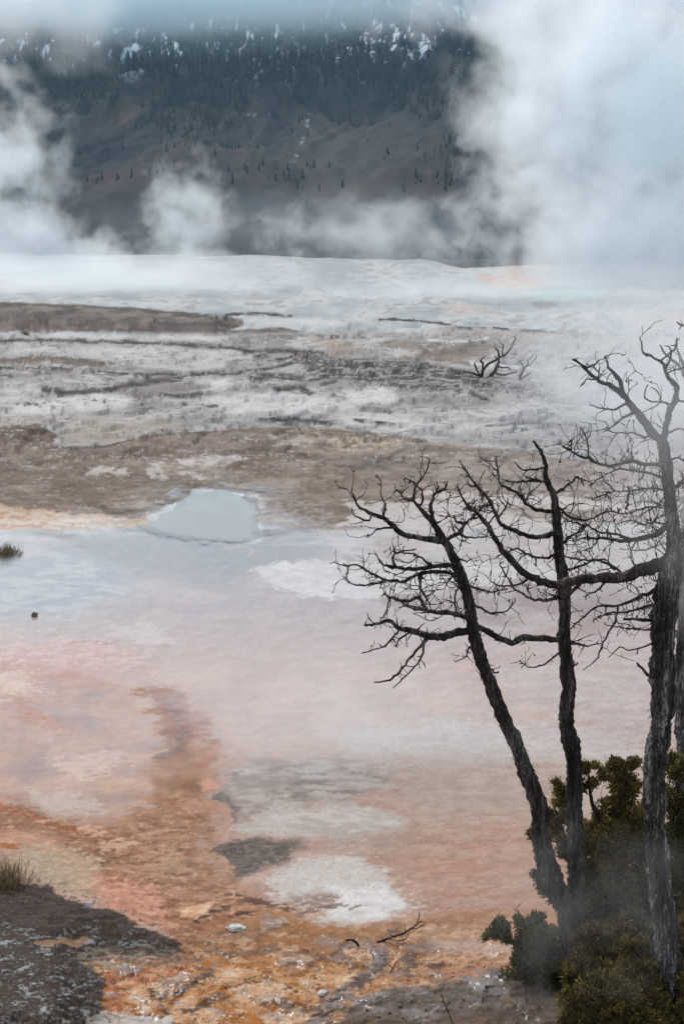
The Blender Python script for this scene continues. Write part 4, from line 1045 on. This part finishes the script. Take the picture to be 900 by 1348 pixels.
def tuft(label, px, py, wpx, hpx, nb, seed):
    g = on_ground(px, py); k = g.y / F; rnd = random.Random(seed); mb = MB()
    for _ in range(nb):
        a = max(-.5, min(.5, rnd.gauss(0, .26))) * wpx * k; d = rnd.gauss(0, .3) * wpx * k
        b = Vector((g.x + a, g.y + d, ground_z(g.x + a, g.y + d) - .01))
        L = hpx * k * rnd.uniform(.4, 1.1) * (1 - min(.6, abs(a) / (wpx * k)))
        lean = Vector((a * .9 / max(wpx * k, 1e-3) + rnd.gauss(0, .35), rnd.gauss(0, .35), 1)).normalized()
        s = Vector((rnd.gauss(0, 1), rnd.gauss(0, 1), 0)).normalized() * max(.0022, .45 * k * .6)
        m = b + lean * L * .6; t = m + (lean + Vector((rnd.gauss(0, .5), rnd.gauss(0, .5), -.35))).normalized() * L * .5
        i = len(mb.v); mb.v += [b - s, b + s, m + s * .8, m - s * .8, t]
        mb.f += [(i, i + 1, i + 2, i + 3), (i + 3, i + 2, i + 4)]
    o = mb.build('grass_tuft', GRASS, None, False)
    return tag(o, label, 'grass tuft')


tuft('dry straw coloured grass tuft on the edge of the dark bank', 2, 1166, 74, 50, 700, 1)
tuft('low brown grass clump standing in the shallow water at the left', 8, 730, 42, 19, 420, 2)
tuft('small olive plant tuft beside the brown ridge', 34, 441, 11, 9, 90, 3)


def stone_material(name, c1, c2):
    m, n, l = newmat(name)
    out = N(n, 'ShaderNodeOutputMaterial'); b = N(n, 'ShaderNodeBsdfPrincipled', i_Roughness=.85)
    tc = N(n, 'ShaderNodeTexCoord'); nz = N(n, 'ShaderNodeTexNoise', i_Scale=30.0, i_Detail=6.0)
    r = N(n, 'ShaderNodeValToRGB'); e = r.color_ramp.elements
    e[0].position, e[0].color = .4, (*c1, 1); e[1].position, e[1].color = .62, (*c2, 1)
    bp = N(n, 'ShaderNodeBump', i_Strength=.6, i_Distance=.01); l.new(nz.outputs[0], bp.inputs['Height']); l.new(bp.outputs[0], b.inputs['Normal'])
    l.new(tc.outputs['Object'], nz.inputs[0]); l.new(nz.outputs[0], r.inputs[0]); l.new(r.outputs[0], b.inputs['Base Color']); l.new(b.outputs[0], out.inputs[0])
    return m


ST_PALE = stone_material('pale_stone', (.30, .29, .28), (.62, .61, .60))
ST_DARK = stone_material('dark_stone', (.06, .05, .045), (.17, .15, .13))


def stone(label, px, py, r_px, squash, mat, seed, group=None):
    random.seed(seed)
    g = on_ground(px, py); k = g.y / F
    mb = MB(); mb.lump((g.x, g.y, g.z + r_px * k * squash[2] * .55), r_px * k, squash, .45, 18, 12)
    return tag(mb.build('stone', mat), label, 'stone', group)


stone('flat pale grey stone lying in the orange runoff', 311, 1223, 14, (1, .7, .26), ST_PALE, 1)
stone('small white stone beside the dark channel', 425, 1309, 8, (1, .8, .4), ST_PALE, 2)
stone('single small brown stone alone in the shallow water', 46, 811, 4.2, (1, .8, .8), ST_DARK, 3)
for i, (x, y, q) in enumerate([(526, 1325, 3.2), (512, 1334, 2.6), (541, 1318, 2.2), (498, 1339, 2.4), (560, 1330, 2), (483, 1330, 2), (609, 1316, 2.4), (640, 1300, 2.6), (530, 1341, 2)]):
    stone('little dark pebble on the grey ground at the foot of the slope', x, y, q, (1, .9, .8), ST_DARK, 20 + i, 'dark pebbles on the grey ground')


# ------------------------------------------------------------------ the mountain behind
MX0, MX1, MY0, MY1 = -1500.0, 1500.0, 620.0, 2500.0


def mountain_height(X, Y):
    t = (Y - MY0) / (MY1 - MY0)
    w = fbm(X / 520, Y / 900, 4, seed=41)
    c = np.clip((Y - MY0) / 1400, 0, 1)
    base = -17 + 306 * c ** 1.5 * (1 + .10 * w) - .35 * np.clip(Y - 2050, 0, 1e4)
    g = fbm(X / 150 + .5 * w, Y / 620 + .3 * w, 6, .52, seed=42, ridged=True)
    g2 = fbm(X / 46, Y / 150, 5, .55, seed=43, ridged=True)
    k = sst(.02, .4, t)
    return base + k * (40 * g + 10 * g2)


def mountain_material():
    m, n, l = newmat('mountainside')
    out = N(n, 'ShaderNodeOutputMaterial'); b = N(n, 'ShaderNodeBsdfPrincipled', i_Roughness=.95)
    c = N(n, 'ShaderNodeAttribute', attribute_name='rock'); l.new(c.outputs['Color'], b.inputs['Base Color'])
    b.inputs['Specular IOR Level'].default_value = .1
    l.new(b.outputs[0], out.inputs[0]); return m


def build_mountain():
    nx, ny = 620, 520
    x = np.concatenate([np.linspace(MX0, -560, 60)[:-1], np.linspace(-560, 560, nx - 118), np.linspace(560, MX1, 60)[1:]]); nx = len(x)
    y = np.linspace(MY0, MY1, ny)
    X, Y = np.meshgrid(x, y); X = X.ravel().astype(np.float32); Y = Y.ravel().astype(np.float32)
    z = mountain_height(X, Y).astype(np.float32)
    px, py = project(X, Y, z); px = px.astype(np.float32); py = py.astype(np.float32)
    n1 = fbm(X / 90, Y / 260, 6, .58, seed=45); n2 = fbm(X / 24, Y / 60, 5, .6, seed=46); n3 = fbm(X / 8, Y / 22, 4, .6, seed=47)
    sn = fbm(X / 9 + .5 * n1, Y / 120, 5, .66, seed=48)
    warp = 9 * n2 + 7 * n1
    alt0 = sst(130, 60, py)
    C = np.zeros((len(X), 3), np.float32)
    def paint(mask, c): C[:] = C + (np.array(c, np.float32)[None, :] - C) * np.clip(mask, 0, 1)[:, None]
    C[:] = (.010, .016, .025)
    paint(sst(-.25, .25, n1 + n2), (.030, .034, .040))
    paint(sst(.0, .4, n2 + .5 * n3) * .6, (.016, .021, .024))
    # open scree with a slanting fan, and a russet slope on the left
    fan = sst(-14, 14, sdist([(395, 140), (430, 150), (480, 200), (525, 240), (480, 262), (410, 262), (380, 215)], px, py) + 2 * warp)
    paint(fan * .8, (.072, .067, .064))
    dg = np.sin((px + py * -.85) * .22 + 3 * n2)
    paint(fan * sst(.3, .9, dg) * .6, (.098, .09, .085))
    paint(sst(-9, 12, sdist([(140, 158), (185, 128), (215, 108), (230, 112), (205, 140), (165, 166)], px, py) + warp), (.10, .062, .054))
    paint(sst(.12, .3, fbm(X / 120, Y / 300, 4, seed=49)) * .5 * (1 - alt0), (.085, .05, .042))
    paint(sst(-14, 14, sdist([(150, 110), (240, 84), (330, 92), (260, 120)], px, py) + 2 * warp) * .6, (.11, .082, .07))
    paint(sst(-10, 14, sdist([(430, 150), (520, 140), (560, 200), (500, 230)], px, py) + 2 * warp) * .4, (.085, .076, .071))
    # fresh snow between the trees near the cloud, thinning downhill
    alt = sst(128, 52, py + 3 * warp)
    paint(alt * sst(.12, .30, sn + .4 * n3 + .15 * (alt - .8)), (.62, .70, .78))
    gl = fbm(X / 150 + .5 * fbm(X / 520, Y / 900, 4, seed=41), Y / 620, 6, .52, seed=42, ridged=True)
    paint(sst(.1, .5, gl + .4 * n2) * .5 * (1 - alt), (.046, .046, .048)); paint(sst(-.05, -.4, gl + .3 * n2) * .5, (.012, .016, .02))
    paint(sst(-6, 8, sdist([(195, 62), (235, 50), (240, 72), (215, 84)], px, py) + warp) * sst(-.15, .2, n3), (.74, .77, .8))
    # a thread of white water down the gully
    for ln, wd in (([(407, 150), (404, 164), (400, 182), (396, 192), (390, 204), (386, 216)], 0.45), ([(318, 150), (345, 152), (372, 149)], 0.7), ([(440, 60), (446, 78), (452, 88)], 1.6), ([(484, 62), (492, 80), (500, 92)], 2)):
        paint(sst(wd * 1.6, wd * .5, ldist(ln, px, py) + 3 * n3) * sst(-.3, .1, n2 + n3), (.30, .33, .35))
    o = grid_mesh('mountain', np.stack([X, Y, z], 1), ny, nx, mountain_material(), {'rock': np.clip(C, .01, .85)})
    tag(o, kind='structure')
    return x, y, z.reshape(ny, nx)


MGX, MGY, MGZ = build_mountain()


def mz(x, y):
    j = np.clip(np.searchsorted(MGX, x), 1, len(MGX) - 1); i = np.clip(np.searchsorted(MGY, y), 1, len(MGY) - 1)
    return np.minimum(MGZ[i - 1, j - 1], MGZ[i, j])


def conifer_material():
    m, n, l = newmat('conifer_needles')
    out = N(n, 'ShaderNodeOutputMaterial'); b = N(n, 'ShaderNodeBsdfPrincipled', i_Roughness=.9)
    tc = N(n, 'ShaderNodeTexCoord'); nz = N(n, 'ShaderNodeTexNoise', i_Scale=.35, i_Detail=4.0)
    r = N(n, 'ShaderNodeValToRGB'); e = r.color_ramp.elements
    e[0].position, e[0].color = .35, (.008, .013, .012, 1); e[1].position, e[1].color = .7, (.026, .036, .030, 1)
    l.new(tc.outputs['Object'], nz.inputs[0]); l.new(nz.outputs[0], r.inputs[0]); l.new(r.outputs[0], b.inputs['Base Color']); l.new(b.outputs[0], out.inputs[0])
    return m


CONIFER = conifer_material()


def conifer_shape(rng, tiers=5, sides=7):
    """ragged tiers of drooping boughs round a stem, height 1"""
    v, f = [], []
    for t in range(tiers):
        z0 = .06 + .78 * t / tiers; z1 = min(1.0, z0 + .36 - .02 * t); r = .17 * (1 - .75 * t / tiers)
        b = len(v)
        for k in range(sides):
            a = 2 * math.pi * (k + .5 * (t % 2)) / sides; q = r * rng.uniform(.45, 1.3)
            v.append((math.cos(a) * q, math.sin(a) * q, z0 + rng.uniform(-.05, .05)))
        v.append((rng.uniform(-.01, .01), rng.uniform(-.01, .01), z1))
        for k in range(sides): f.append((b + k, b + (k + 1) % sides, b + sides))
    return np.array(v), f


def build_forest():
    rng = np.random.default_rng(5)
    n = 60000
    x = rng.uniform(-760, 760, n).astype(np.float32); y = rng.uniform(900, 2150, n).astype(np.float32)
    z = mz(x, y); px, py = project(x, y, z); px = px.astype(np.float32); py = py.astype(np.float32)
    c1 = fbm(x / 70, y / 160, 4, .55, seed=51); c2 = fbm(x / 18, y / 40, 3, seed=52)
    p = sst(160, 80, py) * sst(-.3, .15, c1 + .5 * c2) * .75
    p += .95 * sst(-14, 16, sdist([(175, 165), (190, 150), (240, 118), (300, 112), (330, 130), (300, 170), (220, 180), (180, 178)], px, py) + 20 * c2)
    p += .9 * sst(-8, 10, sdist([(505, 80), (530, 84), (534, 150), (512, 136)], px, py) + 14 * c2)
    p += .8 * sst(-10, 10, sdist([(575, 60), (660, 50), (670, 110), (600, 120), (560, 100)], px, py) + 16 * c2)
    p += .6 * sst(-10, 10, sdist([(20, 95), (70, 80), (180, 110), (140, 150), (60, 150)], px, py) + 16 * c2)
    p += .55 * sst(.12, .35, c1 + .6 * c2) * sst(330, 250, py)
    p += .01 + .25 * sst(.05,.3,c1 + c2)
    p *= 1 - .8 * sst(-10, 10, sdist([(395, 140), (430, 150), (480, 200), (525, 240), (480, 262), (410, 262), (380, 215)], px, py))
    p *= 1 - .9 * sst(-6, 8, sdist([(140, 158), (185, 128), (215, 108), (230, 112), (205, 140), (165, 166)], px, py))
    keep = (rng.random(n) < p * .75) & (py > 15) & (px > -160) & (px < 1060)
    x, y, z, px, py = x[keep], y[keep], z[keep], px[keep], py[keep]
    h = rng.uniform(4, 15, len(x)) * (.55 + .7 * sst(190, 70, py))
    order = np.argsort(-h / y)
    shapes = [conifer_shape(random.Random(i)) for i in range(6)]
    # the tallest hundred and sixty stand as trees of their own, copied from six shapes
    lone = [i for i in order if 20 < px[i] < 640 and 40 < py[i] < 200][:160]
    meshes = []
    for v, f in shapes:
        me = bpy.data.meshes.new('conifer'); me.from_pydata([tuple(q) for q in v], [], f); me.materials.append(CONIFER); meshes.append(me)
    first = None
    for k, i in enumerate(lone):
        if first is None:
            o = first = bpy.data.objects.new('conifer', meshes[0])
        else:
            o = first.copy(); o.data = meshes[k % 6]
        o.location = (x[i], y[i], z[i] - .4); o.scale = (h[i] * 1.05, h[i] * 1.05, h[i] * 1.1); o.rotation_euler = (0, 0, rng.uniform(0, 6))
        COL.objects.link(o)
        tag(o, 'tall dark conifer standing on the misty mountainside among many like it', 'conifer', 'tall conifers on the mountainside')
    gone = set(lone)
    V, Fc, nv = [], [], 0
    idx = [i for i in range(len(x)) if i not in gone]
    for i in idx:
        v, f = shapes[i % 6]
        a = rng.uniform(0, 6.28); ca, sa = math.cos(a), math.sin(a)
        q = np.stack([v[:, 0] * ca - v[:, 1] * sa, v[:, 0] * sa + v[:, 1] * ca, v[:, 2]], 1) * h[i] + (x[i], y[i], z[i] - .4)
        V.append(q); Fc.append(np.array(f) + nv); nv += len(v)
    V = np.concatenate(V); Fc = np.concatenate(Fc)
    me = bpy.data.meshes.new('far_forest')
    me.vertices.add(len(V)); me.vertices.foreach_set('co', V.astype(np.float32).ravel())
    me.loops.add(len(Fc) * 3); me.loops.foreach_set('vertex_index', Fc.astype(np.int32).ravel())
    me.polygons.add(len(Fc)); me.polygons.foreach_set('loop_start', np.arange(len(Fc), dtype=np.int32) * 3); me.update(calc_edges=True)
    me.materials.append(CONIFER)
    o = bpy.data.objects.new('far_forest', me); COL.objects.link(o); tag(o, kind='stuff')
    print('forest', len(idx), 'lone', len(lone))


build_forest()


# ------------------------------------------------------------------ steam, low cloud, haze
def ball_mesh(name, seg=20, rings=12):
    v, f = [(0, 0, 1)], []
    for i in range(1, rings):
        t = math.pi * i / rings
        for k in range(seg):
            a = 2 * math.pi * k / seg; v.append((math.sin(t) * math.cos(a), math.sin(t) * math.sin(a), math.cos(t)))
    v.append((0, 0, -1)); L = len(v) - 1
    for k in range(seg):
        f.append((0, 1 + k, 1 + (k + 1) % seg)); f.append((L, L - seg + (k + 1) % seg, L - seg + k))
    for i in range(rings - 2):
        for k in range(seg):
            a, b = 1 + i * seg + k, 1 + i * seg + (k + 1) % seg
            f.append((a, a + seg, b + seg, b))
    me = bpy.data.meshes.new(name); me.from_pydata(v, [], f); return me


def vapour(name, dens, dims, nsize, cover=.5, contrast=2.2, detail=3.0, seed=0.0, stretch=(1, 1, 1), col=(.93, .974, 1), step=1.0, warp=.35, edge=1.0, aniso=.35):
    """ragged vapour: a soft ball thinned by warped noise; nsize is the size in metres of its billows"""
    m, n, l = newmat(name)
    out = N(n, 'ShaderNodeOutputMaterial'); pv = N(n, 'ShaderNodeVolumePrincipled', i_Color=(*col, 1), i_Anisotropy=aniso)
    tc = N(n, 'ShaderNodeTexCoord')
    sc = N(n, 'ShaderNodeVectorMath', operation='MULTIPLY'); sc.inputs[1].default_value = [d / nsize / s for d, s in zip(dims, stretch)]
    l.new(tc.outputs['Object'], sc.inputs[0])
    of = N(n, 'ShaderNodeVectorMath', operation='ADD'); of.inputs[1].default_value = (seed * 7.1, seed * 3.3, seed * 5.7); l.new(sc.outputs[0], of.inputs[0])
    nz = N(n, 'ShaderNodeTexNoise', i_Scale=1.0, i_Detail=detail, i_Roughness=.58, i_Distortion=warp)
    l.new(of.outputs[0], nz.inputs['Vector'])
    ln = N(n, 'ShaderNodeVectorMath', operation='DOT_PRODUCT'); l.new(tc.outputs['Object'], ln.inputs[0]); l.new(tc.outputs['Object'], ln.inputs[1])
    fall = math_n(n, l, 'SUBTRACT', 1.0, ln.outputs['Value'], clamp=True)                   # 1 - r^2
    a = math_n(n, l, 'SUBTRACT', nz.outputs[0], .5); a = math_n(n, l, 'MULTIPLY', a, contrast)
    b = math_n(n, l, 'MULTIPLY_ADD', fall, edge, a); b = math_n(n, l, 'SUBTRACT', b, 1 - cover, clamp=True)
    b = math_n(n, l, 'MULTIPLY', b, math_n(n, l, 'POWER', fall, .5))
    d = math_n(n, l, 'MULTIPLY', b, dens)
    l.new(d, pv.inputs['Density']); l.new(pv.outputs[0], out.inputs['Volume'])
    m.cycles.volume_step_rate = step
    return m


NV = [0]


def steam(px, py, rx, ry, Y, opacity, nsize, depth=None, name='steam', tilt=0.0, **k):
    """a cloud of steam with its middle seen at a photo pixel, Y metres away; opacity = optical depth through its middle"""
    c = at(px, py, Y); s = Y / F
    dims = (rx * s, depth if depth else rx * s * 1.0, ry * s)
    NV[0] += 1
    m = vapour(name, opacity / (dims[1] * 1.1), dims, nsize, seed=k.pop('seed', NV[0]), **k)
    me = ball_mesh(name); me.materials.append(m)
    o = bpy.data.objects.new(name, me); COL.objects.link(o)
    o.location = c; o.scale = dims; o.rotation_euler = (0, tilt, 0)
    return tag(o, kind='stuff')


# low cloud hiding the ridge
steam(430, -40, 900, 92, 1480, 3.6, 120, 170, 'low_cloud', col=(.80, .935, 1), cover=.75, contrast=1.3, stretch=(1.6, 1, 1))
steam(120, -6, 460, 74, 1380, 2.4, 70, 110, 'low_cloud', col=(.80, .935, 1), cover=.6, contrast=2.0, stretch=(1.8, 1, 1))
steam(400, 10, 700, 80, 1330, .9, 110, 100, 'low_cloud', col=(.80, .935, 1), cover=.6, contrast=1.4, stretch=(1.8, 1, 1))
# plumes beyond and along the brink
steam(243, 290, 96, 120, 215, 2.8, 3.8, 7, cover=.46, contrast=2.0, warp=.3)
steam(250, 345, 110, 34, 200, 1.6, 2.5, 7, cover=.45, contrast=2.2)
steam(500, 310, 150, 86, 215, 2.3, 3.8, 8, cover=.42, contrast=2.1, stretch=(1.4, 1, 1), warp=.3)
steam(385, 310, 90, 80, 222, 1.4, 3.2, 7, cover=.3, contrast=2.8)
steam(130, 330, 100, 44, 190, 2.2, 3, 7, cover=.38, contrast=2.4)
steam(590, 330, 110, 44, 222, 1.4, 3, 7, cover=.34, contrast=2.4)
steam(470, 300, 520, 80, 262, .36, 7, 14, col=(.86, .95, 1), cover=.6, contrast=1.3, stretch=(1.6, 1, 1))
# left bank
steam(15, 340, 170, 105, 150, 4.4, 3.2, 8, cover=.56, contrast=2.6, warp=.3)
steam(-20, 215, 160, 180, 160, 4.0, 4.2, 8, cover=.42, contrast=2.5, warp=.3)
steam(40, 20, 200, 120, 180, 1.8, 8, 10, cover=.45, contrast=1.8)
# great plume on the right
steam(840, 340, 270, 150, 120, 4.6, 3.6, 7, cover=.58, contrast=2.0, warp=.3)
steam(860, 150, 310, 270, 132, 5.4, 5.0, 9, cover=.60, contrast=2.1, warp=.3)
steam(690, 165, 140, 150, 140, 2.4, 3.4, 6, cover=.42, contrast=2.2, warp=.7)
steam(700, 30, 250, 130, 150, 3.4, 6.0, 8, cover=.46, contrast=2.4, warp=.3)
steam(660, 270, 120, 95, 150, 2.0, 3.0, 6, cover=.36, contrast=2.8, warp=.3)
# steam lying over the hot basin
steam(100, 366, 440, 48, 118, 3.2, 3.0, 12, cover=.62, contrast=1.8, stretch=(2, 1, 1))
steam(720, 395, 480, 54, 112, 2.4, 3.0, 12, cover=.6, contrast=1.6, stretch=(2, 1, 1))
# thin veils over the flats and round the trees
steam(880, 500, 330, 240, 40, 1.9, 2.0, 6, cover=.62, contrast=1.0)
steam(930, 610, 260, 330, 11.4, .75, .6, .8, cover=.6, contrast=1.3)
steam(910, 580, 230, 260, 8.2, .62, .5, .5, cover=.55, contrast=1.4)
steam(430, 950, 460, 170, 15, 1.0, .8, 2.0, cover=.55, contrast=1.3, stretch=(1.5, 1, 1))
steam(120, 1000, 330, 160, 13.5, .45, .6, 1.5, cover=.45, contrast=1.6, stretch=(1.5, 1, 1))
steam(770, 1200, 290, 210, 8.75, .26, .4, .35, cover=.5, contrast=1.9)
steam(330, 1130, 260, 120, 11, .3, .5, 1.0, cover=.42, contrast=1.8, stretch=(1.4, 1, 1))
steam(640, 900, 400, 220, 22, .7, 1.0, 3, cover=.6, contrast=1.0)


def build_haze():
    m, n, l = newmat('haze')
    out = N(n, 'ShaderNodeOutputMaterial'); pv = N(n, 'ShaderNodeVolumePrincipled', i_Color=(.46, .78, 1, 1), i_Density=HAZE)
    l.new(pv.outputs[0], out.inputs['Volume'])
    me = bpy.data.meshes.new('haze')
    x, y0, y1, z0, z1 = 1700, -60, 2700, -24, 760
    v = [(-x, y0, z0), (x, y0, z0), (x, y1, z0), (-x, y1, z0), (-x, y0, z1), (x, y0, z1), (x, y1, z1), (-x, y1, z1)]
    me.from_pydata(v, [], [(3, 2, 1, 0), (4, 5, 6, 7), (0, 1, 5, 4), (1, 2, 6, 5), (2, 3, 7, 6), (3, 0, 4, 7)])
    me.materials.append(m)
    o = bpy.data.objects.new('haze', me); COL.objects.link(o); tag(o, kind='stuff')


HAZE = .00009
build_haze()


# ------------------------------------------------------------------ light, sky, view
SUN_EL, SUN_AZ = R(48), R(-35)                    # soft high light from the front left, through overcast
w = bpy.data.worlds.new('World'); S.world = w; w.use_nodes = True
n, l = w.node_tree.nodes, w.node_tree.links
n.clear()
wo = N(n, 'ShaderNodeOutputWorld'); bg = N(n, 'ShaderNodeBackground', i_Strength=.12)
sky = N(n, 'ShaderNodeTexSky', sky_type='NISHITA', sun_disc=False, sun_elevation=SUN_EL, sun_rotation=SUN_AZ, air_density=1.0, dust_density=1.2, ozone_density=1.0)
hs = N(n, 'ShaderNodeHueSaturation', i_Saturation=.28)   # overcast: the blue of the open sky mostly greyed out
l.new(sky.outputs[0], hs.inputs['Color']); l.new(hs.outputs[0], bg.inputs[0]); l.new(bg.outputs[0], wo.inputs[0])
sd = bpy.data.lights.new('sun', 'SUN'); sd.energy = 1.5; sd.angle = R(25); sd.color = (1, .95, .88)
so = bpy.data.objects.new('sun', sd); COL.objects.link(so)
dv = Vector((math.sin(SUN_AZ) * math.cos(SUN_EL), math.cos(SUN_AZ) * math.cos(SUN_EL), math.sin(SUN_EL)))
so.rotation_euler = dv.to_track_quat('Z', 'Y').to_euler(); so.location = (0, 0, 60)

vs = S.view_settings
vs.view_transform = 'Standard'; vs.look = 'None'; vs.exposure = 0.68; vs.gamma = 1.0; vs.use_curve_mapping = False
S.render.engine = 'CYCLES'
S.cycles.use_denoising = True; S.cycles.use_adaptive_sampling = True; S.cycles.adaptive_threshold = .02
S.cycles.max_bounces = 14; S.cycles.diffuse_bounces = 2; S.cycles.glossy_bounces = 2; S.cycles.transparent_max_bounces = 8; S.cycles.volume_bounces = 12
